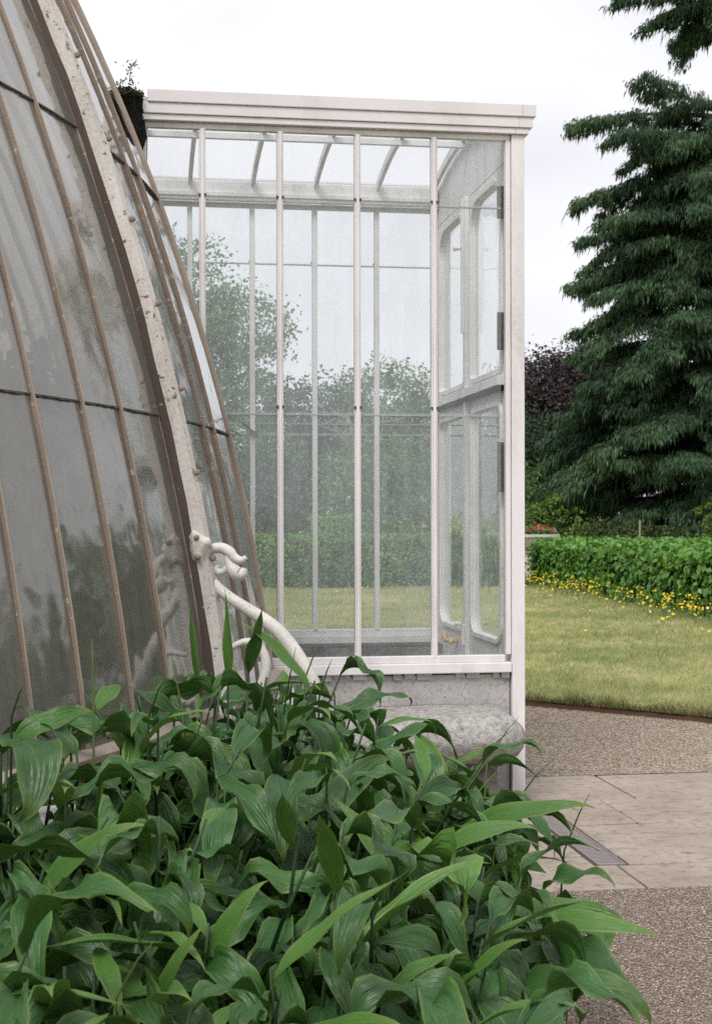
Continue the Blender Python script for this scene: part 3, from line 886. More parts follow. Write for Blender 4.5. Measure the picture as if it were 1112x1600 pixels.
# the big drooping cedar
def cedar(xc, zc, H, label):
    rng = np.random.default_rng(21)
    base = c2w(xc, zc)
    t = empty('cedar_tree', base)
    tag(t, label, 'tree')
    b = MB()
    tr = []
    for i in range(12):
        s = i / 11
        tr.append(base + Vector((.15 * math.sin(s * 5) + 2.6 * max(0, s - .38) ** 1.0, .2 * math.cos(s * 4), H * s)))
    b.tube(tr, [.52 * (1 - .93 * (i / 11)) + .02 for i in range(12)], 10)
    b.build('trunk', M['bark'], t)
    right = Vector((CA, -SA, 0)); fwd = Vector((SA, CA, 0))
    def trunk_at(z):
        s = min(max(z / H, 0), .999) * 11; i = int(s); return tr[i].lerp(tr[min(i + 1, 11)], s - i)
    spec = []       # (root z, azimuth measured from 'left towards viewer', length, tip drop)
    # boughs whose tips show against the sky, from their height and reach
    for py, px, drop in ((20, 968, .6), (32, 1012, 1.0), (48, 1040, 1.1), (62, 1062, 1.0), (15, 1020, .9), (205, 892, .55), (170, 965, -.2), (258, 905, .7), (303, 897, .8), (370, 908, .7), (388, 893, .6), (441, 873, .9),
                         (560, 912, .9), (610, 910, 1.0), (640, 905, .9), (700, 893, 1.1), (735, 880, 1.2), (760, 842, 1.3), (800, 885, .8), (785, 1000, 1.0), (690, 960, 1.0), (560, 985, .8), (330, 985, .7)):
        zt = zy(py, zc)
        reach_ = (1096 - px) / FPX * zc + 2.6 * max(0, zt / H - .38)
        az = rng.uniform(-.35, .55)
        spec.append((zt + drop * .55 + rng.uniform(-.2, .3), az, reach_ / max(math.cos(az), .6), drop))
    z = .9
    while z < H * .97:
        for k in range(rng.choice((4, 5)) if .1 < z / H < .66 else 3):
            f = z / H
            if .685 < f < .80: continue
            Lm = (5.7 if f < .33 else 5.2) * (1 - f ** 2.6) ** .8 * (1.0 if f > .10 else .9)
            Lm *= rng.uniform(.85, 1.1)
            spec.append((z + rng.uniform(-.15, .15), rng.uniform(0, 2 * math.pi) if k < 3 else rng.uniform(-.3, 1.6), Lm * rng.uniform(.55, 1.0), rng.uniform(.3, 1.9)))
        z += .36
    quads = []
    for bz, az, L, drop in spec:
        root = trunk_at(bz)
        d = -right * math.cos(az) - fwd * math.sin(az)
        side = Vector((-d.y, d.x, 0))
        curve = rng.normal() * .12
        pts = []
        for i in range(9):
            s = i / 8
            rise = .22 * L * math.sin(min(s * 1.7, 1.57)) * .5
            pts.append(root + d * L * s + side * (curve * L * s * s) + Vector((0, 0, rise - drop * s ** 2.3 - .1 * L * s * .5)))
        b = MB(); b.tube(pts, [.085 * (1 - .85 * i / 8) * min(1.2, .5 + L / 6) for i in range(9)], 5)
        b.build('bough', M['bark'], t)
        P = np.array([list(p) for p in pts])
        m = int(30 * L) + 18
        ss = rng.uniform(.14, 1.0, m) ** .8
        cx = np.stack([np.interp(ss, np.linspace(0, 1, 9), P[:, j]) for j in range(3)], -1)
        # flat side twigs spreading from the bough, hung with tassels
        tw = rng.uniform(-1, 1, m) * (.16 + .30 * (1 - np.abs(ss - .55) * 1.3)) * min(1.0, L / 3.2)
        fw = rng.uniform(-.1, .45, m)
        q0 = cx + np.array(side)[None] * tw[:, None] * 2.0 + np.array(d)[None] * fw[:, None] * np.abs(tw)[:, None]
        q0[:, 2] += -np.abs(tw) * rng.uniform(.2, .7, m) + rng.normal(scale=.05, size=m)
        # tassels: overlapping narrow leaves arching out and then down
        nt = 19
        for k in range(nt):
            start = q0 + rng.normal(scale=.10, size=(m, 3)) * np.array([1, 1, .5])
            outd = unit(np.array(d)[None] * rng.uniform(.1, 1.0, m)[:, None] + np.array(side)[None] * (np.sign(tw) * rng.uniform(0, .9, m))[:, None] + np.array([0, 0, 1.0])[None] * rng.uniform(-2.6, .05, m)[:, None])
            ln = rng.uniform(.11, .27, m)
            ln = np.where(rng.uniform(size=m) < .13, ln * rng.uniform(1.3, 2.1, m), ln)
            wd = rng.uniform(.014, .032, m)
            wv = unit(np.cross(outd, rng.normal(size=(m, 3))))
            mid = start + outd * (ln * .5)[:, None]
            tip = mid + unit(outd + np.array([0, 0, -.9]))* (ln * .55)[:, None]
            quads.append(np.stack([start, mid + wv * wd[:, None], tip, mid - wv * wd[:, None]], 1))
    np_mesh('needles', np.concatenate(quads), 4, M['cedar'], t)
    return t
cedar(at(1096, 48), 48, 22.5, 'huge dark green cedar with drooping layered boughs beyond the lawn')

# trees out to the side, met in the reflections of the curved glass
for i, (hd, dist, s) in enumerate(((34, 46, 1.0), (43, 40, .9), (52, 44, 1.05), (61, 38, .85), (70, 42, 1.0), (80, 40, .95), (92, 44, 1.0))):
    a_ = math.radians(hd) - YAW
    tree('park_tree', 'broad park tree of the row across the lawn, mirrored in the curved glass', math.sin(a_) * dist, math.cos(a_) * dist,
         [(-2 * s, 0, 4.4 * s, 3 * s, 3 * s, 2.6 * s), (1.8 * s, 0, 4.0 * s, 2.8 * s, 2.8 * s, 2.4 * s), (0, .6, 6.6 * s, 2.6 * s, 2.6 * s, 2.2 * s), (.4, 0, 2.2 * s, 4 * s, 2.6 * s, 2.0 * s)], 4200, .55, M['darktree'] if i % 2 else M['oak'], .35, 40 + i, gap=.05, group='park trees across the lawn')

# flower urn and stake
UZ = 36.0
ub = c2w(at(832, UZ), UZ)
un = empty('flower_urn', ub)
tag(un, 'wide pale stone urn full of red and pink flowers, beside the porch post', 'urn')
def lathe(prof, n=28):
    return [[(ub.x + r * math.cos(2 * math.pi * k / n), ub.y + r * math.sin(2 * math.pi * k / n), z) for k in range(n)] for r, z in prof]
MB().loft(lathe([(.42, 0), (.42, .12), (.33, .16), (.30, .62), (.36, .68), (.36, .74)])).build('pedestal', M['urn'], un)
MB().loft(lathe([(.16, .74), (.20, .80), (.42, .90), (.56, 1.00), (.60, 1.08)])).build('bowl', M['urn'], un, smooth=True)
MB().loft(lathe([(.60, 1.08), (.67, 1.10), (.67, 1.155), (.62, 1.165), (.55, 1.12)])).build('rim', M['urn'], un)
rng = np.random.default_rng(3)
m = 3200
r = .6 * np.sqrt(rng.uniform(0, 1, m)); an = rng.uniform(0, 6.28, m)
P = np.stack([ub.x + r * np.cos(an), ub.y + r * np.sin(an), 1.14 + rng.uniform(0, .22, m) * (1.15 - r)], -1)
np_mesh('flower_leaves', leaf_quads(P, unit(rng.normal(size=(m, 3)) + np.array([0, 0, .8])), rng.uniform(.05, .09, m), .8, 0, rng), 4, M['oak'], un)
for nm, mt, cnt in (('red_flowers', 'red', 75), ('pink_flowers', 'pink', 45)):
    r = .58 * np.sqrt(rng.uniform(0, 1, cnt)); an = rng.uniform(0, 6.28, cnt)
    C = np.stack([ub.x + r * np.cos(an), ub.y + r * np.sin(an), 1.2 + rng.uniform(.0, .16, cnt) * (1.2 - r)], -1)
    P = (C[:, None, :] + rng.normal(scale=.022, size=(cnt, 6, 3))).reshape(-1, 3)
    np_mesh(nm, leaf_quads(P, unit(rng.normal(size=(len(P), 3)) + np.array([0, -.6, .6])), rng.uniform(.04, .065, len(P)), .9, 0, rng), 4, M[mt], un)
sp = c2w(at(998, 42), 42)
b = MB(); b.tube([sp, sp + Vector((.01, 0, .8)), sp + Vector((.02, 0, zy(814, 42)))], [.035, .034, .03], 6)
tag(b.build('wooden_stake', M['stake']), 'thin weathered wooden stake standing in front of the olive hedge', 'stake')

# ------------------------------------------------------------------ the curved glasshouse (apse)
XC, YC = -6.94, 8.79
def RR(z):
    u = z - 1.0
    return 7.6875 - .1408 * u - .045 * u * u - .001 * u ** 3
ZTOP = 9.6
Z0 = 0.78
def slope(z): return (RR(z + .01) - RR(z - .01)) / .02
def AP(th, z, off=0.0, tan=0.0):
    """point on the shell: angle, height, outward offset, sideways offset"""
    s = slope(z); ln = math.hypot(1, s)
    r = RR(z) + off / ln
    zz = z - off * s / ln
    c, si = math.cos(th), math.sin(th)
    return (XC + r * c - tan * si, YC + r * si + tan * c, zz)
R_ = math.radians
gh = empty('glasshouse', (XC, YC, 0))
tag(gh, 'curved iron and glass palm house with rusty glazing bars and grey whitewashed panes', 'glasshouse')
vis_bars = [-31.2, -28.93, -26.35, -23.82, None, -18.24, -15.48, -13.56]
left = [-31.2 - 2.42 * k for k in range(1, 12)]
barset = sorted([t for t in vis_bars if t] + left)
RIBTH, SEAM = -20.08, -9.27
ZS = [Z0 + (ZTOP - Z0) * (i / 40) for i in range(41)]
def bar_mesh(b, th, w, d_in, d_out, zs):
    rings = []
    for z in zs:
        rings.append([AP(th, z, -d_in, -w / 2), AP(th, z, d_out, -w / 2), AP(th, z, d_out, w / 2), AP(th, z, -d_in, w / 2)])
    b.loft(rings, mis=[0, 1, 0, 0])
for d in barset:
    wob = random.uniform(-.0006, .0006)
    b = MB(); bar_mesh(b, R_(d) + wob, .011, .02, .022, ZS)
    b.build('glazing_bar', [M['rust'], M['bar_edge']], gh)
# end stile against the porch, paler edge
b = MB(); bar_mesh(b, R_(SEAM), .015, .03, .024, ZS)
b.build('end_stile', [M['bar_edge'], M['rib']], gh)
# main rib: dark flank, rounded flaking face
b = MB()
rings = []
RZ = [Z0 - .35 + (ZTOP - Z0 + .35) * (i / 60) for i in range(61)]
for z in RZ:
    w = .062
    ring = [AP(R_(RIBTH), z, -.06, -w), AP(R_(RIBTH), z, .026, -w), AP(R_(RIBTH), z, .046 + random.uniform(-.004, .004), -w * 1.0)]
    for k in range(5):
        a = math.pi * (k + .5) / 5
        ring.append(AP(R_(RIBTH), z, .048 + .050 * math.sin(a) * random.uniform(.95, 1.04), -w * .98 * math.cos(a)))
    ring += [AP(R_(RIBTH), z, .046, w), AP(R_(RIBTH), z, -.06, w)]
    rings.append(ring)
b.loft(rings, mis=[0, 0, 1, 1, 1, 1, 1, 1, 0, 0])
rib = b.build('main_rib', [M['rust_dark'], M['rib']], gh)
# bolt heads along the rib
for z in [1.05 + .36 * k for k in range(10)]:
    b = MB()
    p = AP(R_(RIBTH), z, .096, random.choice((-.02, .0, .025)))
    q = AP(R_(RIBTH), z, .112, .0)
    b.tube([p, Vector(p) + Vector((.012, -.004, .002)), Vector(p) + Vector((.02, -.006, .003))], [.014, .013, .006], 7)
    b.build('bolt', M['rust'], rib)
# rough putty line / fillets on both sides of the rib
for sgn in (-1, 1):
    b = MB(); rings = []
    for z in ZS:
        t = sgn * (.062 + .012)
        j = random.uniform(-.003, .003)
        rings.append([AP(R_(RIBTH), z, .002, sgn * .0635), AP(R_(RIBTH), z, .010 + j, sgn * .0635), AP(R_(RIBTH), z, .002, t + j)])
    b.loft(rings); b.build('putty_fillet', M['rust'], gh)

# panes: one slab per bay and per lap row
LAPS = [0.79, 2.03, 3.27, 4.47, 5.65, 6.8, 7.9, 8.9, ZTOP]
edges = sorted(barset + [RIBTH, SEAM])
def pane(b, t0, t1, z0, z1, n=16):
    for lay in (1,):
        outer, inner = [], []
        k = .4
        for i in range(n + 1):
            z = z0 + (z1 - z0) * i / n
            o = .007 * (1 - i / n)
            outer.append((AP(t0, z, o + .004), AP(t1, z, o + .004)))
            inner.append((AP(t0, z, o), AP(t1, z, o)))
        rings = [[a[0], a[1], c[1], c[0]] for a, c in zip(outer, inner)]
        b.loft(rings)
for i in range(len(edges) - 1):
    g0 = .068 / 7.4 if abs(edges[i] - RIBTH) < .01 else .009 / 7.4
    g1 = .068 / 7.4 if abs(edges[i + 1] - RIBTH) < .01 else .009 / 7.4
    for r in range(len(LAPS) - 1):
        b = MB(); pane(b, R_(edges[i]) + g0, R_(edges[i + 1]) - g1, LAPS[r], LAPS[r + 1] + .012)
        b.build('glass_pane', M['glass_old'], gh)
    # dirty mossy lip along every lap
    b = MB()
    for r in range(1, len(LAPS) - 1):
        z = LAPS[r]
        for k in range(6):
            ta = R_(edges[i]) + g0 + (R_(edges[i + 1]) - R_(edges[i]) - g0 - g1) * k / 6
            tb = R_(edges[i]) + g0 + (R_(edges[i + 1]) - R_(edges[i]) - g0 - g1) * (k + 1) / 6
            h = random.uniform(.0, .005); h2 = random.uniform(.0, .005)
            b.loft([[AP(ta, z + .004, .002), AP(ta, z + .004, .0135), AP(ta, z - h, .0125), AP(ta, z - h, .001)],
                    [AP(tb, z + .004, .002), AP(tb, z + .004, .0135), AP(tb, z - h2, .0125), AP(tb, z - h2, .001)]])
    b.build('lap_moss', M['lap_dirt'], gh)['kind'] = 'stuff'
# the rest of the shell round to the back, beyond the porch
b = MB(); g = MB()
tt = [9.27 + 2.6 * k for k in range(32)]
for d in tt: bar_mesh(b, R_(d), .02, .02, .029, ZS[::4])
for d0, d1 in zip(tt[:-1], tt[1:]):
    for r in range(len(LAPS) - 1): pane(g, R_(d0) + .0012, R_(d1) - .0012, LAPS[r], LAPS[r + 1] + .012, 4)
lt = [min(barset) - 2.6 * k for k in range(0, 14)]
for d in lt[1:]: bar_mesh(b, R_(d), .02, .02, .029, ZS[::4])
for d1, d0 in zip(lt[:-1], lt[1:]):
    for r in range(len(LAPS) - 1): pane(g, R_(d0) + .0012, R_(d1) - .0012, LAPS[r], LAPS[r + 1] + .012, 4)
o = b.build('glazing_bar', [M['rust'], M['bar_edge']], gh); o['kind'] = 'stuff'
o = g.build('glass_pane', M['glass_old'], gh); o['kind'] = 'stuff'
# shell above the porch opening
g = MB()
pane(g, R_(SEAM) + .003, R_(9.27) - .003, 3.98, ZTOP, 12)
g.build('glass_pane', M['glass_old'], gh)
# the straight nave behind
b = MB(); g = MB()
def NV(x, z, sgn, off=0): return (x, YC + sgn * (RR(z) + off), z)
for sgn in (-1, 1):
    for x0 in np.arange(XC - 12, XC - .1, .35):
        b.loft([[NV(x0 - .01, z, sgn, -.02), NV(x0 - .01, z, sgn, .029), NV(x0 + .01, z, sgn, .029), NV(x0 + .01, z, sgn, -.02)] for z in ZS[::5]])
    g.loft([[NV(XC - 12, z, sgn, 0), NV(XC - 12, z, sgn, .004), NV(XC - .02, z, sgn, .004), NV(XC - .02, z, sgn, 0)] for z in ZS[::5]])
o = b.build('glazing_bar', M['rust'], gh); o['kind'] = 'stuff'
g.build('nave_glass', M['glass_old'], gh)
# iron sill, pale kerb moulding and stone base under the curved wall
def ring_wall(name, prof, d0, d1, mat, step=1.5, smooth=False, parent=gh, bevel=0):
    b = MB(); nst = max(2, int(abs(d1 - d0) / step) + 1); rings = []
    for i in range(nst):
        th = R_(d0 + (d1 - d0) * i / (nst - 1))
        rings.append([(XC + r * math.cos(th), YC + r * math.sin(th), z) for r, z in prof])
    b.loft(rings)
    return b.build(name, mat, parent, smooth, bevel)
RB = RR(Z0)
ring_wall('iron_sill', [(RB - .05, .72), (RB + .05, .72), (RB + .05, .775), (RB + .02, .80), (RB - .05, .80)], -85, -8.2, M['bar_edge'])
nose = [(RB + .10 + .10 * math.cos(a), .60 + .085 * math.sin(a)) for a in [math.radians(x) for x in range(-90, 91, 20)]]
for d0 in np.arange(-82, -9.5, 8.0):
    ring_wall('kerb_stone', [(RB - .06, .515), (RB + .10, .515)] + nose + [(RB - .06, .69)], d0 + .06, min(d0 + 7.94, -8.2), M['stone_white'], smooth=False)
ring_wall('stone_base', [(RB - .25, -.05), (RB + .07, -.05), (RB + .07, .513), (RB - .25, .513)], -85, -8.2, M['stone'])
ring_wall('stone_base', [(RB - .25, -.05), (RB + .07, -.05), (RB + .07, .715), (RB - .25, .715)], 8.2, 85, M['stone'])
fl = MB()
fl.v = [(XC + 7.5 * math.cos(R_(a)), YC + 7.5 * math.sin(R_(a)), .06) for a in range(-90, 91, 6)] + [(XC - 12, YC + 7.5, .06), (XC - 12, YC - 7.5, .06)]
fl.face(range(len(fl.v)))
fl.build('indoor_floor', M['soil'], gh)

# scroll bracket at the foot of the rib: lies in the rib's own radial plane
cth, sth = math.cos(R_(RIBTH)), math.sin(R_(RIBTH))
def on_plane(px, py, side=0.0):
    t = (px - 556) / FPX
    dx, dy = t * CA + SA, -t * SA + CA
    # ray (dx,dy)*k meets XC + rho*cth, YC + rho*sth (shifted sideways)
    ox, oy = XC - side * sth, YC + side * cth
    A = np.array([[dx, -cth], [dy, -sth]])
    k, rho = np.linalg.solve(A, np.array([ox, oy]))
    zc = k
    return Vector((dx * k, dy * k, EYE - (py - 808) / FPX * zc))
def crop(x, y): return (260 + x / 4.277, 800 + y / 4.277)
def smooth_pts(pts, n):
    P = [np.array(p) for p in pts]
    return [catmull(np.array(P), t) for t in np.linspace(0, len(P) - 1, n)]
sb = empty('scroll_bracket', on_plane(480, 1090))
sb.parent = gh
sb.matrix_parent_inverse = gh.matrix_basis.inverted()
def scroll(name, pts, rads, n=40, flat=1.0, sides=10):
    P = smooth_pts([list(on_plane(*crop(*p))) for p in pts], n)
    r = list(np.interp(np.linspace(0, len(pts) - 1, n), range(len(pts)), rads))
    b = MB(); b.tube(P, r, sides, flat=flat)
    return b.build(name, M['iron_white'], sb, smooth=True)
scroll('scroll_stem', [(1000, 1320), (985, 1180), (925, 1050), (835, 905), (740, 790), (600, 685), (450, 590), (340, 500), (262, 400), (248, 320), (290, 255), (360, 238), (420, 265), (455, 305), (500, 322), (532, 300)],
       [.034, .034, .033, .032, .031, .028, .025, .023, .022, .022, .022, .023, .024, .021, .016, .009], 70)
scroll('scroll_petal', [(400, 280), (420, 340), (448, 385), (478, 415), (505, 410), (520, 375)], [.012, .020, .030, .031, .024, .012], 18)
scroll('scroll_curl', [(405, 275), (418, 320), (412, 362), (385, 392), (350, 400), (335, 375), (345, 352)], [.016, .017, .016, .015, .016, .015, .010], 22)
scroll('scroll_tendril', [(300, 832), (345, 838), (385, 878), (425, 905), (470, 885), (530, 865), (600, 880), (650, 945), (665, 1030), (650, 1120), (610, 1230)],
       [.003, .011, .015, .012, .014, .016, .018, .020, .022, .023, .024], 40)
# leaf shaped shoe clasping the rib
b = MB()
pl = [crop(*p) for p in ((175, 108), (215, 135), (262, 165), (290, 170), (300, 205), (275, 240), (250, 290), (235, 345), (180, 330), (160, 260), (150, 160))]
f0 = [on_plane(x, y, -.062) for x, y in pl]; f1 = [on_plane(x, y, .05) for x, y in pl]
cen = sum(f0, Vector()) / len(f0)
nrmv = Vector((sth, -cth, 0))
b.loft([[p for p in f1], [p for p in f0], [cen + (p - cen) * .62 + nrmv * .022 for p in f0]])
b.build('scroll_shoe', M['iron_white'], sb, smooth=False, bevel=.008)
for x_, y_ in ((205, 170), (215, 300)):
    q = on_plane(*crop(x_, y_), -.075)
    b = MB(); b.tube([q, q + nrmv * .012, q + nrmv * .02], [.013, .012, .005], 7); b.build('bolt', M['rust'], sb)

# planting added inside to block the bright far side behind the old glass
inside = [(-29, 5.2, 1.6), (-37, 4.9, 2.2), (-45, 5.0, 1.8), (-22, 5.0, 1.5), (-15, 4.6, 2.0), (-53, 4.8, 2.2)]
inside += [(0, 6.2, 2.0), (7, 6.3, 2.5), (14, 6.3, 2.3), (21, 6.4, 2.6), (28, 6.5, 2.3), (35, 6.5, 2.6), (42, 6.5, 2.4)]
inside += [(d_, r_, h_) for d_, r_, h_ in ((-8, 4.4, 2.8), (2, 4.9, 3.0), (11, 5.5, 2.7), (18, 5.0, 3.2), (25, 5.7, 2.6), (32, 5.2, 3.3), (39, 5.8, 2.7), (46, 5.3, 3.3), (53, 5.8, 2.7), (60, 5.3, 3.3), (68, 5.8, 2.7), (76, 5.3, 3.3), (86, 5.6, 3.0), (10, 3.0, 3.4), (40, 3.2, 3.5), (75, 3.0, 3.5), (-30, 3.0, 3.2), (-60, 3.4, 3.0), (0, 1.5, 3.4))]
for i, (d, r, h) in enumerate(inside):
    x, y = XC + r * math.cos(R_(d)), YC + r * math.sin(R_(d))
    t = empty('filler_plant', (x, y, .06))
    tag(t, 'leafy plant added inside the curved glasshouse to darken the view in', 'plant', 'plants inside the glasshouse')
    rng = np.random.default_rng(60 + i)
    L = [(x, y, h * .68, .95, .95, h * .32), (x + .2, y - .2, h * .3, .9, .9, h * .30), (x, y, h * .42, .8, .8, h * .42)]
    np_mesh('foliage', crown_quads(L, 7000, .20, rng, 24, .0), 4, M['darktree'], t)
    MB().tube([(x, y, .05), (x + .03, y, h * .4), (x, y + .04, h * .8)], [.07, .06, .03], 6).build('stem', M['bark'], t)

# ------------------------------------------------------------------ the glazed porch
YN, YF, XE = 7.81, 9.77, 2.06
po = empty('glass_porch', (1.05, YC, 0))
tag(po, 'white framed glass entrance porch with flat cornice and round cornered doors', 'porch')
MX = [.338, .758, 1.184, 1.612]
ZB, ZH = .82, 3.70
def shell_x(z, y): return XC + math.sqrt(max(RR(z) ** 2 - (y - YC) ** 2, .01)) + .03
def wall(y, out):
    """one long glazed side; out = -1 faces the viewer, +1 faces away"""
    ys = lambda a, b_: (min(y + out * a, y + out * b_), max(y + out * a, y + out * b_))
    for i, x in enumerate(MX):
        zb = ZB
        for z in np.linspace(ZB, ZH, 200):
            if shell_x(z, y) - .16 > x: zb = z
        b = MB()
        y0, y1 = ys(-.030, .012)
        b.box(x - .017, x + .017, y0, y1, zb, ZH)
        y0, y1 = ys(.0125, .020)
        b.box(x - .009, x + .009, y0, y1, zb, ZH)
        mu = b.build('mullion', M['white'] if out < 0 else M['white_in'], po, bevel=.003)
        for zz in (2.20, 3.34):
            if zz > zb + .1:
                MB().box(x - .022, x + .022, *ys(.0125, .019), zz - .006, zz + .008).build('clip', M['grime_and_shade'], mu)
    cols = [.035] + MX + [2.012]
    rows_ = [ZB, 2.165, 3.325, ZH]
    for i in range(5):
        for r in range(3):
            x0, x1 = cols[i] + (.019 if i else .012), cols[i + 1] - .019
            z0, z1 = rows_[r] - (.004 if r else 0), rows_[r + 1] + (.010 if r < 2 else 0)
            yy = -.012 + (.006 if r else 0) * (1 if r == 1 else 2) * .6
            zs = np.linspace(z0, z1, 10)
            xs = [max(x0, shell_x(z, y) - .16) for z in zs]
            pts = [(x, z) for x, z in zip(xs, zs) if x < x1 - .004]
            if len(pts) < 2: continue
            poly = pts + [(x1, pts[-1][1]), (x1, pts[0][1])]
            b = MB(); b.prism(poly, lambda u, v, d: (u, d, v), y + out * (yy - .002), y + out * (yy + .002))
            b.build('glass_pane', M['glass'], po)
            if r and len(pts) > 8:
                for dz in ((.0,) if out < 0 else ((-.0, .075) if r == 1 else (.0,))):
                    ya, yb = ys(-.016, -.004)
                    MB().box(pts[0][0], x1, ya, yb, z0 + dz - .004, z0 + dz + .004).build('lap_strip', M['lap'], po)
    xs0 = shell_x(.78, y) - .14
    mat = M['white'] if out < 0 else M['white_in']
    # sill: two steps
    b = MB(); y0, y1 = ys(-.05, .030); b.box(xs0, 2.045, y0, y1, .735, ZB - .028)
    b.build('sill', mat, po, bevel=.006)
    b = MB(); y0, y1 = ys(-.03, .018); b.box(xs0, 2.010, y0, y1, ZB - .0275, ZB + .012)
    b.build('bottom_rail', mat, po, bevel=.004)
    # head rail under the cornice with grimy shadow gap
    b = MB(); y0, y1 = ys(-.03, .006); b.box(.012, 2.045, y0, y1, ZH - .002, 3.728)
    b.build('head_rail', M['white_in'], po, bevel=.003)
    b = MB(); y0, y1 = ys(-.03, .010); b.box(2.016, 2.046, y0, y1, ZB + .013, ZH - .003)
    b.build('jamb_stile', mat, po, bevel=.004)
    b = MB(); y0, y1 = ys(-.03, .010); b.box(.010, .040, y0, y1, 3.3, ZH - .003)
    b.build('jamb_stile', mat, po, bevel=.004)
    # cornice in three steps, each proud of the one below
    co = MB(); y0, y1 = ys(-.06, .060); co.box(.045, 2.105, y0, y1, 3.822, 3.89)
    co = co.build('cornice', M['cornice'], po, bevel=.004)
    b = MB(); y0, y1 = ys(-.06, .050); b.box(.020, 2.088, y0, y1, 3.7635, 3.8205); b.build('moulding', M['cornice'], co, bevel=.003)
    b = MB(); y0, y1 = ys(-.06, .040); b.box(.020, 2.070, y0, y1, 3.7295, 3.7618); b.build('moulding', M['cornice'], co, bevel=.003)
    b = MB(); y0, y1 = ys(-.055, .036); b.box(.03, 2.068, y0, y1, 3.7605, 3.8225); b.build('groove_back', M['grime_and_shade'], co)
    # corner post down to the ground
    b = MB(); y0, y1 = ys(-.06, .022); b.box(2.048, 2.122, y0, y1, -.05, 3.7285)
    b.build('post', mat, po, bevel=.004)
    # base wall
    b = MB(); y0, y1 = ys(-.20, -.012); b.box(xs0 - .1, 2.04, y0, y1, -.05, .722)
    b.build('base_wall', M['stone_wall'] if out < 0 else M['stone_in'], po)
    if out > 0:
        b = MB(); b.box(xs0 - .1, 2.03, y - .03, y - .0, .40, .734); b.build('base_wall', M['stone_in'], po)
    # crumbling mortar line below the sill
    b = MB()
    x = xs0
    while x < 2.03:
        w = random.uniform(.03, .12)
        if random.random() < .75:
            y0, y1 = ys(-.03, random.uniform(-.006, .012)); b.box(x, min(x + w, 2.036), y0, y1, random.uniform(.700, .716), .7342)
        x += w + random.uniform(.004, .02)
    b.build('mortar', M['stone_wall'], po)
    b = MB(); y0, y1 = ys(-.19, -.015); b.box(xs0, 2.038, y0, y1, .7225, .7345); b.build('sill_shadow', M['grime_and_shade'], po)  # dark strip standing in for the shadow under the sill
wall(YN, -1)
wall(YF, 1)
# cornice returns round the door end
rt = MB().box(2.1055, 2.180, YN - .0605, YF + .0605, 3.822, 3.8905).build('cornice', M['cornice'], po, bevel=.004)
MB().box(2.0885, 2.163, YN - .0505, YF + .0505, 3.7635, 3.8205).build('moulding', M['cornice'], rt, bevel=.003)
MB().box(2.0705, 2.143, YN - .0405, YF + .0405, 3.7295, 3.7618).build('moulding', M['cornice'], rt, bevel=.003)
MB().box(2.0685, 2.13, YN - .02, YF + .02, 3.7612, 3.8218).build('groove_back', M['grime_and_shade'], rt)
# shallow arched roof
def rz(y): return 3.865 + .125 * (1 - ((y - YC) / .94) ** 2)
YS = np.linspace(YN + .06, YF - .06, 15)
for x in MX + [.04, 2.0]:
    b = MB(); b.loft([[(x - .013, y, rz(y) - .045), (x + .013, y, rz(y) - .045), (x + .013, y, rz(y) + .008), (x - .013, y, rz(y) + .008)] for y in YS])
    b.build('roof_bar', M['white_in'], po)
for x0, x1 in zip([.04] + MX, MX + [2.0]):
    b = MB(); b.loft([[(x0 + .014, y, rz(y)), (x1 - .014, y, rz(y)), (x1 - .014, y, rz(y) + .004), (x0 + .014, y, rz(y) + .004)] for y in YS])
    b.build('roof_pane', M['glass_roof'], po)
b = MB(); b.box(.04, 2.02, YC - .016, YC + .016, rz(YC) - .085, rz(YC) - .047); b.build('ridge_rail', M['white_in'], po, bevel=.003)
# back inner eaves beam
b = MB(); b.box(.02, 2.03, YF - .085, YF - .0605, 3.715, 3.86); b.build('eaves_beam', M['white_in'], po, bevel=.004)
b = MB(); b.box(.02, 2.03, YF - .10, YF - .086, 3.755, 3.785); b.build('eaves_fillet', M['white_in'], po, bevel=.003)
# floor inside
MB().box(.2, 2.04, YN + .21, YF - .21, -.04, .12).build('porch_floor', M['slab'], po)

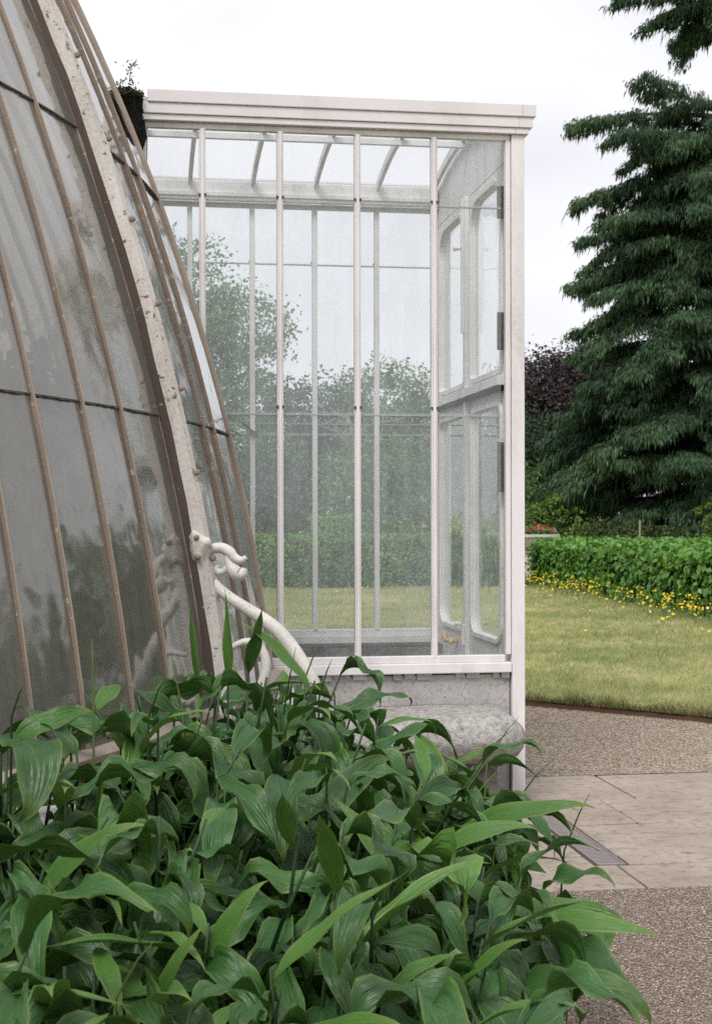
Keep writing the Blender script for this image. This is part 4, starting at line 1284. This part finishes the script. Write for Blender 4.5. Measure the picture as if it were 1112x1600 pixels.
# door end: tympanum, frame and two leaves with round cornered lights
def PX(u, v, d): return (d, u, v)
ty = [(YN + .02, 3.60), (YF - .02, 3.60)] + [(y, min(rz(y) - .003, 3.99)) for y in np.linspace(YF - .07, YN + .07, 13)]
b = MB(); b.prism(ty, PX, 2.035, 2.066); b.build('tympanum', M['white_in'], po, bevel=.003)
def rrect(u0, u1, v0, v1, rb, rt_, n=7):
    pts = []
    for (cx_, cy_, r, a0) in ((u0 + rb, v0 + rb, rb, 180), (u1 - rb, v0 + rb, rb, 270), (u1 - rt_, v1 - rt_, rt_, 0), (u0 + rt_, v1 - rt_, rt_, 90)):
        for k in range(n):
            a = math.radians(a0 + 90 * k / (n - 1)); pts.append((cx_ + r * math.cos(a), cy_ + r * math.sin(a)))
    return pts
for y0, y1, label in ((YN + .085, YC - .002, None), (YC + .002, YF - .085, None)):
    dr = empty('door', (2.05, (y0 + y1) / 2, .1)); dr.parent = po; dr.matrix_parent_inverse = po.matrix_basis.inverted()
    g0, g1 = (y0 + .075, y1 - .10) if y0 < YC - .5 else (y0 + .10, y1 - .075)
    zm = 2.335
    b = MB()
    b.frame(rrect(y0, y1, zm, 3.598, .001, .001), rrect(g0, g1, 2.45, 3.52, .035, .17), PX, 2.036, 2.075)
    b.frame(rrect(y0, y1, .13, zm - .001, .001, .001), rrect(g0, g1, .90, 2.235, .10, .06), PX, 2.036, 2.075)
    b.build('door_leaf', M['white_in'], dr, bevel=.004)
    # raised moulding round each light, standing proud inside
    b = MB()
    b.frame(rrect(g0 - .03, g1 + .03, 2.42, 3.55, .06, .20), rrect(g0 - .004, g1 + .004, 2.446, 3.524, .037, .172), PX, 2.020, 2.0358)
    b.frame(rrect(g0 - .03, g1 + .03, .87, 2.265, .125, .085), rrect(g0 - .004, g1 + .004, .896, 2.239, .102, .062), PX, 2.020, 2.0358)
    b.build('moulding', M['white_in'], dr)
    for (v0, v1, rb, rt_) in ((2.45, 3.52, .035, .17), (.90, 2.235, .10, .06)):
        b = MB(); b.prism(rrect(g0 + .0005, g1 - .0005, v0, v1, rb, rt_), PX, 2.053, 2.057); b.build('glass_pane', M['glass'], dr)
    # ledge across the lock rail, its underside black with mould
    b = MB(); b.box(1.995, 2.0358, y0 + .01, y1 - .01, 2.345, 2.40); b.build('lock_rail', M['white_in'], dr, bevel=.003)
    b = MB()
    yy = y0 + .01
    while yy < y1 - .03:
        w = random.uniform(.06, .2); b.box(1.99, 2.034, yy, min(yy + w, y1 - .01), 2.318 + random.uniform(0, .006), 2.3445); yy += w + random.uniform(0, .03)
    b.build('mould', M['moss'], dr)
# meeting stile, bolts, hinges, handle
b = MB(); b.box(2.005, 2.0355, YC - .022, YC + .022, .14, 3.60); b.build('meeting_stile', M['white_in'], po, bevel=.004)
b = MB(); b.box(1.985, 2.0045, YC - .012, YC + .012, 2.75, 3.585); b.tube([(1.985, YC, 3.28), (1.955, YC + .01, 3.28), (1.94, YC + .012, 3.275)], [.012, .016, .02], 8)
b.build('door_bolt', M['white_in'], po, bevel=.002)
b = MB(); b.box(1.985, 2.0045, YC - .012, YC + .012, .80, .93); b.tube([(1.985, YC, .93), (1.96, YC + .01, .935), (1.95, YC + .02, .93)], [.012, .014, .018], 8)
b.build('door_bolt', M['white_in'], po, bevel=.002)
for z0, z1 in ((2.54, 2.75), (1.74, 2.02), (3.28, 3.46)):
    b = MB(); b.box(2.0, 2.034, YN + .060, YN + .080, z0, z1); b.tube([(1.997, YN + .07, z0), (1.997, YN + .07, z1)], .010, 8); b.build('hinge', M['hinge'], po)
b = MB(); hp = Vector((2.02, YC + .33, .80))
b.tube([hp + Vector((.02, 0, 0)), hp + Vector((-.03, 0, 0)), hp + Vector((-.06, .03, 0)), hp + Vector((-.06, .06, .03)), hp + Vector((-.05, .07, .055))], [.02, .018, .015, .016, .012], 8)
b.tube([hp + Vector((-.04, -.06, -.01)), hp + Vector((-.04, .0, .0))], [.012, .012], 6)
b.build('handle', M['brass'], po, smooth=True)
# door frame jambs
for y in (YN + .0605, YF - .0825):
    MB().box(2.036, 2.085, y, y + .022, .05, 3.598).build('door_jamb', M['white_in'], po, bevel=.003)

# stone bench that runs round the porch foot: slabs with a fat rounded edge
def bench(out):
    y_in = YN + .01 if out < 0 else YF - .01
    yo = y_in + out * .60
    r = .125; zt = .56; zc_ = zt - r
    def outline(e):
        """plan outline grown outwards by e from the straight part of the slab"""
        a, bq = [], .16
        x1 = 2.015 - r + .0
        pts = [(xa, y_in)]
        pts.append((xa, yo - out * r + out * e))
        for k in range(7):
            th = k / 6 * math.pi / 2
            cxr, cyr = x1 - .08, yo - out * (r + .08)
            pts.append((cxr + (.08 + e) * math.sin(th), cyr + out * (.08 + e) * math.cos(th)))
        pts.append((x1 + e, y_in))
        return pts
    for xa, xb in ((.62, None),):
        pass
    xa = .45
    rings = []
    for k in range(13):
        a = math.radians(-90 + 15 * k)
        rings.append([(p[0], p[1], zc_ + r * math.sin(a)) for p in outline(r * math.cos(a) * (1.05 if k == 6 else 1))])
    b = MB(); b.loft(rings)
    o = b.build('bench_slab', M['stone'], po, smooth=False)
    import bmesh
    from mathutils import noise as mnoise
    bm = bmesh.new(); bm.from_mesh(o.data)
    bmesh.ops.triangulate(bm, faces=[f for f in bm.faces if len(f.verts) > 4])
    for _ in range(2):
        bmesh.ops.subdivide_edges(bm, edges=[e for e in bm.edges if e.calc_length() > .03], cuts=2, use_grid_fill=True)
    for v in bm.verts:
        q = v.co
        d_ = mnoise.noise(q * 5) * .006 + mnoise.noise(q * 17) * .006 + mnoise.noise(Vector((q.x * 4, q.y * 30, q.z * 30))) * .005
        v.co = q + v.normal * d_
    bm.to_mesh(o.data); bm.free()
    # support below, set back
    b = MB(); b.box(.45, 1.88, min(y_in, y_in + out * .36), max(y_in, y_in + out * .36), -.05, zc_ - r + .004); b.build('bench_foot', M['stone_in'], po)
bench(-1)
bench(1)
for o in [c for c in po.children if c.name.startswith('bench_slab')]:
    o.data.polygons.foreach_set('use_smooth', [True for p in o.data.polygons])

# rounded stone pier outside the far wall, seen through both panes
b = MB(); b.box(.10, .90, 10.05, 10.6, -.05, .93)
tag(b.build('stone_pier', M['stone'], bevel=.16), 'round topped grey stone pier beyond the far side of the porch, seen through its glass', 'pier')
# mossy gutter end where porch meets the curved glass, with a weed growing from it
mg = empty('mossy_gutter', (-.1, 7.8, 3.6))
tag(mg, 'black moss choked gutter end wedged between the curved glass and the porch cornice', 'gutter')
b = MB()
rng = np.random.default_rng(4)
rings = []
for i, (xw, z) in enumerate(((.03, 3.18), (.05, 3.3), (.075, 3.42), (.10, 3.54), (.115, 3.64), (.12, 3.72), (.125, 3.80), (.12, 3.85), (.10, 3.872))):
    cx_ = .02 - xw
    rings.append([(cx_ + xw * math.cos(a) * (1 + .12 * rng.normal()), 7.80 + .075 * math.sin(a) * (1 + .12 * rng.normal()), z + .008 * rng.normal()) for a in np.linspace(0, 6.28, 11)[:-1]])
b.loft(rings); b.build('moss_clump', M['moss'], mg)
m = 900
P = np.stack([.02 - rng.uniform(0, .24, m), 7.80 + rng.normal(scale=.055, size=m) - .02, 3.84 + np.abs(rng.normal(scale=.02, size=m))], -1)
np_mesh('moss_tuft', leaf_quads(P, unit(rng.normal(size=(m, 3))), rng.uniform(.012, .035, m), .3, 0, rng), 4, M['mossgreen'], mg)
m = 700
z = rng.uniform(3.3, 3.85, m)
P = np.stack([.02 - rng.uniform(0, 1, m) * (.06 + .32 * (z - 3.3)), 7.715 + rng.normal(scale=.012, size=m), z], -1)
np_mesh('hanging_moss', leaf_quads(P, unit(rng.normal(size=(m, 3)) + np.array([0, -1, 0])), rng.uniform(.015, .05, m), .3, 1.5, rng), 4, M['moss'], mg)
we = empty('weed', (-.06, 7.78, 3.87))
tag(we, 'small green weed sprouting from the mossy gutter against the sky', 'weed')
b = MB(); w0 = Vector((-.055, 7.78, 3.86))
b.tube([w0, w0 + Vector((.005, 0, .07)), w0 + Vector((.012, 0, .15))], [.003, .0028, .002], 5)
b.tube([w0 + Vector((-.03, 0, -.01)), w0 + Vector((-.045, 0, .06))], [.003, .002], 5)
b.build('stem', M['straw'], we)
qs = []
for i in range(60):
    c = w0 + (Vector((.012, 0, .15)) if i < 30 else Vector((.008, 0, .09)) if i < 42 else Vector((-.045, 0, .06)))
    qs.append([c.x + rng.normal() * (.02 if i < 30 else .012), c.y + rng.normal() * .02, c.z + rng.normal() * .014])
np_mesh('leaves', leaf_quads(np.array(qs), unit(rng.normal(size=(60, 3))), rng.uniform(.015, .035, 60), .35, 0, rng), 4, M['oak'], we)

# ------------------------------------------------------------------ the leafy bed in front
bed_pts = [c2w(-2.6, 2.2), c2w(.32, 2.3), c2w(.50, 3.6), c2w(.66, 5.0), c2w(.80, 6.1), c2w(.35, 7.0), c2w(-.4, 6.6), c2w(-2.4, 6.0)]
bed_s = [p for p in bed_pts]
sheet('flower_bed', [(p.x, p.y) for p in bed_s], 0.008, M['soil'])

def leaf_mesh(name, bend, bpow, fold, ripple, twist, W, mat, seed, nS=16, curl=0.0):
    rnd = random.Random(seed)
    rows_, uv = [], []
    x = z = 0.0; ph = rnd.uniform(0, 6.28); ph2 = rnd.uniform(0, 6.28); fr = rnd.uniform(1.6, 2.8)
    T = (-1, -.55, 0, .55, 1)
    yaw = 0.0; ycurve = rnd.uniform(-.25, .25); yy = 0.0
    pk = (.82 ** .82 * 1.3 ** 1.3) / ((.82 + 1.3) ** (.82 + 1.3))
    for i in range(nS + 1):
        s = i / nS
        phi = -bend * s ** bpow - curl * max(0, (s - .78) / .22) ** 2
        if i:
            x += math.cos(phi) / nS * math.cos(ycurve * s); z += math.sin(phi) / nS; yy += math.sin(ycurve * s) / nS
        w = W * (s ** .82 * (1 - s) ** 1.3 / pk) if 0 < s < 1 else 0
        w = max(w, .010 * (1 - s) + .0015)
        Tn = Vector((math.cos(phi), 0, math.sin(phi))); S0 = Vector((0, 1, 0)); N0 = Vector((-math.sin(phi), 0, math.cos(phi)))
        tw = twist * s
        S = S0 * math.cos(tw) + N0 * math.sin(tw); N = N0 * math.cos(tw) - S0 * math.sin(tw)
        fa = fold * (1 - .55 * s)
        for t in T:
            a = abs(t)
            rip = ripple * a * a * math.sin(2 * math.pi * fr * s + (ph if t < 0 else ph2)) * w
            p = Vector((x, yy, z)) + S * (t * w * math.cos(fa)) + N * (a * w * math.sin(fa) * (1 - .35 * a) + rip)
            rows_.append(p); uv.append((t * .5 + .5, s))
    me = bpy.data.meshes.new(name)
    F = []
    for i in range(nS):
        for j in range(4):
            F.append((i * 5 + j, i * 5 + j + 1, (i + 1) * 5 + j + 1, (i + 1) * 5 + j))
    me.from_pydata([tuple(p) for p in rows_], [], F)
    ul = me.uv_layers.new(name='UVMap')
    for l in me.loops: ul.data[l.index].uv = uv[l.vertex_index]
    me.polygons.foreach_set('use_smooth', [True] * len(me.polygons))
    me.materials.append(mat)
    tip = Vector((x, yy, z))
    return me, tip
LEAVES = []
for i in range(18):
    rnd = random.Random(100 + i)
    LEAVES.append(leaf_mesh('leaf', rnd.uniform(1.5, 3.0), rnd.uniform(.75, 1.4), rnd.uniform(.3, 1.15), rnd.uniform(.25, .8), rnd.uniform(-1.1, 1.1), rnd.uniform(.125, .185), M['leaf'], i, curl=rnd.choice((0, 0, .8, 1.6))))
YOUNG = []
for i in range(6):
    rnd = random.Random(300 + i)
    YOUNG.append(leaf_mesh('leaf', rnd.uniform(.3, 1.0), 1.2, rnd.uniform(.3, .9), rnd.uniform(.05, .2), rnd.uniform(-.5, .5), rnd.uniform(.10, .14), M['leaf_young'], 50 + i, curl=rnd.choice((0, .6))))
SPEAR = [leaf_mesh('leaf', .35, 1.0, 1.1, .14, 1.1, .062, M['leaf_young'], 70), leaf_mesh('leaf', .3, 1.0, .9, .16, -1.2, .075, M['leaf_young'], 71),
         leaf_mesh('leaf', .4, 1.2, .7, .2, 1.3, .115, M['leaf'], 72)]

HERO = []
for i in range(10):
    rnd = random.Random(500 + i)
    HERO.append(leaf_mesh('leaf', rnd.uniform(.7, 1.35), rnd.uniform(1.0, 1.6), rnd.uniform(.15, .9), rnd.uniform(.2, .5), rnd.uniform(-.8, .8), rnd.uniform(.12, .165), M['leaf'], 80 + i, curl=rnd.choice((0, .7, 1.2))))
def put_leaf(me, loc, yaw, pitch, roll, scale, parent):
    o = bpy.data.objects.new('leaf', me)
    COL.objects.link(o)
    o.parent = parent
    o.matrix_basis = (Matrix.Translation(loc - parent.location) @ Matrix.Rotation(yaw, 4, 'Z') @ Matrix.Rotation(-pitch, 4, 'Y')
                      @ Matrix.Rotation(roll, 4, 'X') @ Matrix.Scale(scale, 4))
    return o
def leaf_between(lm, p0, p1, up, parent, wide=1.0):
    me, tip = lm
    d = p1 - p0
    ex = d.normalized(); uz = (up - ex * up.dot(ex)).normalized(); ey = uz.cross(ex)
    W = Matrix((ex, ey, uz)).transposed()
    lx = tip.normalized(); lz = (Vector((0, 0, 1)) - lx * lx.z).normalized(); ly = lz.cross(lx)
    Lm = Matrix((lx, ly, lz)).transposed()
    Rm = (W @ Lm.transposed()).to_4x4()
    sc = d.length / tip.length
    o = bpy.data.objects.new('leaf', me)
    COL.objects.link(o)
    o.parent = parent
    o.matrix_basis = Matrix.Translation(p0 - parent.location) @ Rm @ Matrix.Scale(sc, 4)
    return o

rp = random.Random(5)
def canopy(xc, zc):
    """height the canes reach: highest at the back, sloping to the path and to the viewer"""
    px = 556 + FPX * xc / zc
    ytop = np.interp(px, [-100, 0, 150, 250, 300, 450, 520, 600, 700, 780, 900, 1000], [1110, 1095, 1100, 1050, 1030, 1015, 1045, 1112, 1190, 1262, 1370, 1500])
    h = min(1.10, EYE - (ytop - 808) / FPX * zc) - .05
    zr = np.interp(px, [0, 250, 400, 560, 700], [3.9, 4.7, 5.4, 6.2, 6.4])
    h *= 1 - .45 * max(0, min(1, (zr - .25 - zc) / (zr - 2.6)))
    return max(h, .22)
def shoot(parent, base, h, lean_az, lean, nleaf, first=.25, scale=1.0):
    """one cane with two ranks of arching leaves"""
    d = Vector((math.cos(lean_az), math.sin(lean_az), 0))
    pts = [base + d * (lean * h * s ** 1.6) + Vector((0, 0, h * s * (1 - .12 * lean * s))) for s in (0, .25, .5, .75, 1.0)]
    b = MB(); b.tube(pts, [.009, .0085, .0075, .006, .0035], 5)
    st = b.build('stem', M['stem'], parent, smooth=True)
    rank = rp.uniform(0, 6.28)
    for k in range(nleaf):
        s = first + (1 - first) * (k + .5) / nleaf
        i = min(int(s * 4), 3); p = pts[i].lerp(pts[i + 1], s * 4 - i)
        yaw = rank + math.pi * (k % 2) + rp.gauss(0, .45)
        # pulled towards the light at the outside of the bed
        vx, vy = math.cos(yaw) + .75 * d.x, math.sin(yaw) + .75 * d.y
        yaw = math.atan2(vy, vx)
        young = (k == nleaf - 1 and rp.random() < .22) or rp.random() < .035
        me, tip = rp.choice(YOUNG if young else LEAVES)
        pitch = rp.uniform(-.1, .7) if not (k == nleaf - 1) else rp.uniform(.3, 1.1)
        put_leaf(me, p, yaw, pitch, rp.gauss(0, .35), scale * rp.choice((rp.uniform(.22, .32), rp.uniform(.28, .41), rp.uniform(.31, .44))), parent)

plants = []
def ok_spot(xc, zc):
    w = c2w(xc, zc)
    if math.hypot(w.x - XC, w.y - YC) < RB + .14: return False
    if w.y > 7.08 and w.x > .35: return False
    if w.x > 1.80: return False
    return True
zc = 2.55
row = 0
LAB_ROW = ['frontmost row along the bottom edge', 'second row from the front', 'third row from the front', 'middle of the bed', 'middle of the bed', 'row before the last', 'back of the bed', 'back of the bed', 'back of the bed']
while zc < 6.7:
    xr = np.interp(zc, [2.3, 3.6, 5.0, 6.1, 6.8], [.36, .45, .53, .50, .3])
    xc = -.265 * zc - .10 + (.13 if row % 2 else 0)
    while xc < xr:
        x_, z_ = xc + rp.uniform(-.06, .06), zc + rp.uniform(-.06, .06)
        if ok_spot(x_, z_):
            plants.append((x_, z_, row))
        xc += .27
    zc += .28; row += 1
for th_ in range(-52, -15, 2):
    w_ = Vector((XC + (RB + .26) * math.cos(R_(th_)), YC + (RB + .26) * math.sin(R_(th_)), 0))
    xc_, zc_ = w_.x * CA - w_.y * SA, w_.x * SA + w_.y * CA
    if -80 < 556 + FPX * xc_ / zc_ < 470: plants.append((xc_ + rp.uniform(-.03, .03), zc_, 90))
lead = []
for (xc, zc, row) in plants:
    base = c2w(xc, zc, .0)
    t = empty('ginger_plant', base)
    h = canopy(xc, zc)
    px = 556 + FPX * xc / zc
    for k in range(rp.choice((2, 3, 3))):
        hh = h * rp.uniform(.72, 1.06)
        bb = base + Vector((rp.uniform(-.08, .08), rp.uniform(-.08, .08), 0))
        # lean outwards: to the viewer at the front, to the path at the right
        ax = Vector((SA, CA, 0)) * (-.55 - .8 * max(0, (4.4 - zc) / 2)) + Vector((CA, -SA, 0)) * (.15 + 1.3 * max(0, (px - 560) / 400))
        az = math.atan2(ax.y, ax.x) + rp.gauss(0, .7)
        shoot(t, bb, hh, az, rp.uniform(.1, .45), rp.choice((6, 7, 8)), .25)
    lead.append((t, px, zc, xc))

# single leaves that stand out in the picture, each on the nearest plant
def near_plant(p):
    return min(lead, key=lambda q: (q[0].location.xy - p.xy).length)[0]
CAMP = Vector((0, 0, EYE))
def hero(px0, py0, z0, px1, py1, z1, lm, up=None, stem=True):
    p0, p1 = p2w(px0, py0, z0), p2w(px1, py1, z1)
    par = near_plant(p0)
    up = up or Vector((0, 0, 1)) * .8 + (CAMP - p0).normalized() * .6
    leaf_between(lm, p0, p1, up, par)
    if stem:
        gx = Vector((p0.x, p0.y, 0)).lerp(Vector((par.location.x, par.location.y, 0)), .5)
        b = MB(); b.tube([gx, gx.lerp(p0, .5) + Vector((0, 0, .08)), p0], [.008, .0065, .004], 5); b.build('stem', M['stem'], par, smooth=True)
toward = lambda: None
face = Vector((-SA, -CA, .25))
hero(312, 1075, 4.95, 297, 935, 4.9, SPEAR[0], face)
hero(356, 1070, 5.05, 351, 918, 5.0, SPEAR[1], face)
hero(388, 1050, 5.1, 411, 944, 5.0, SPEAR[2], face)
hero(150, 1300, 3.95, 165, 1190, 3.9, SPEAR[0], face)
hero(50, 1440, 3.55, 235, 1290, 3.45, YOUNG[0])
hero(690, 1325, 4.75, 930, 1264, 4.55, YOUNG[1])
hero(800, 1475, 4.05, 1035, 1466, 3.85, YOUNG[2])
hero(790, 1440, 4.1, 985, 1455, 3.95, HERO[3])
hero(850, 1470, 4.0, 1015, 1600, 3.7, HERO[5])
hero(760, 1585, 3.6, 1000, 1568, 3.4, HERO[8])
hero(600, 1320, 4.4, 715, 1395, 4.1, HERO[2])
hero(340, 1215, 4.2, 440, 1355, 4.0, HERO[7])
hero(430, 1210, 4.2, 432, 1355, 4.0, HERO[9])
hero(540, 1320, 4.2, 490, 1440, 4.0, HERO[1])
hero(480, 1310, 4.3, 610, 1190, 4.55, HERO[3])
hero(150, 1480, 3.2, 190, 1600, 3.0, YOUNG[4])
hero(230, 1600, 3.1, 320, 1440, 3.05, YOUNG[5])
hero(330, 1520, 3.3, 420, 1375, 3.3, YOUNG[0])
hero(600, 1560, 3.3, 715, 1490, 3.3, YOUNG[2])
hero(840, 1400, 4.5, 960, 1390, 4.3, HERO[1])
hero(690, 1375, 4.3, 770, 1450, 4.1, HERO[4])
hero(520, 1125, 5.5, 640, 1105, 5.6, HERO[6])
hero(570, 1210, 5.3, 680, 1150, 5.5, HERO[4])
hero(10, 1170, 4.0, 145, 1110, 4.1, HERO[0])
hero(120, 1180, 4.0, 20, 1112, 4.1, HERO[2])
hero(290, 1130, 4.7, 185, 1075, 4.7, HERO[3])

# labels: every plant gets its own place in the bed
def spot(px):
    return ('at the left edge' if px < 60 else 'on the left' if px < 260 else 'left of the middle' if px < 430 else 'near the middle' if px < 600 else 'right of the middle' if px < 760 else 'beside the path')
rows_by = {}
for q, (xc, zc, row) in zip(lead, plants): rows_by.setdefault(row, []).append((q, xc, zc))
ORD = ['first', 'second', 'third', 'fourth', 'fifth', 'sixth', 'seventh', 'eighth', 'ninth', 'tenth', 'eleventh', 'twelfth', 'thirteenth', 'fourteenth', 'fifteenth', 'sixteenth', 'seventeenth', 'eighteenth']
nr = len(rows_by)
for ri, row in enumerate(sorted(rows_by)):
    L = sorted(rows_by[row], key=lambda e: e[1])
    for k, (q, xc, zc) in enumerate(L):
        t, px, _, _ = q
        if row == 90:
            lab = 'ginger plant against the foot of the curved glass, %s from the left there' % ORD[k]
        elif px < -90 or (zc < 2.7):
            lab = 'broad leaved green ginger plant mostly below the bottom or left edge'
        else:
            end = len(L) - 1 - k
            lab = 'broad leaved green ginger plant, %s from the left in the %s row from the front' % (ORD[k], ORD[ri])
        tag(t, lab, 'plant', 'ginger plants in the bed')

# thin grass stalks poking out of the leaves
gi = 0
for px, py0, zc, dx, dy in ((18, 1120, 3.95, 20, -50), (146, 1110, 4.1, -2, -110), (232, 1120, 4.3, 25, -60), (285, 1110, 4.6, -15, -60), (440, 1130, 5.2, 22, -120), (476, 1060, 5.4, 26, -60), (498, 1090, 5.4, 20, -60),
                            (700, 1300, 5.0, 90, -110), (740, 1200, 5.6, 60, -60), (760, 1190, 5.6, 50, -70), (880, 1330, 4.9, 40, -90), (730, 1230, 5.4, 50, -60), (800, 1260, 5.2, 60, -70), (180, 1560, 3.0, 60, -90), (560, 1440, 3.7, 90, -90)):
    p0, p1 = p2w(px, py0, zc), p2w(px + dx, py0 + dy, zc - .05)
    g = Vector((p0.x, p0.y, .005)).lerp(Vector((p1.x, p1.y, .005)), -.3)
    b = MB(); b.tube([g, g.lerp(p0, .55) + Vector((0, 0, .05)), p0, p0.lerp(p1, .6) + Vector((0, 0, .012)), p1], [.004, .0038, .0034, .0026, .0008], 4)
    o = b.build('grass_stalk', M['straw'] if gi % 2 else M['stem'], smooth=True)
    where = ['bending over the left edge of the bed', 'upright against the second glazing bar', 'curving in front of the third glazing bar', 'just left of the spear leaves', 'under the white scroll', 'right of the white scroll', 'in front of the porch sill',
             'long, leaning to the stone bench end', 'against the middle of the stone bench', 'at the rounded bench end', 'over the drain grate', 'below the stone bench nose', 'pointing at the porch post foot', 'at the bottom left among big leaves', 'in the middle of the dark leaves'][gi]
    tag(o, 'thin green grass stalk ' + where, 'grass stalk', 'grass stalks among the ginger')
    gi += 1
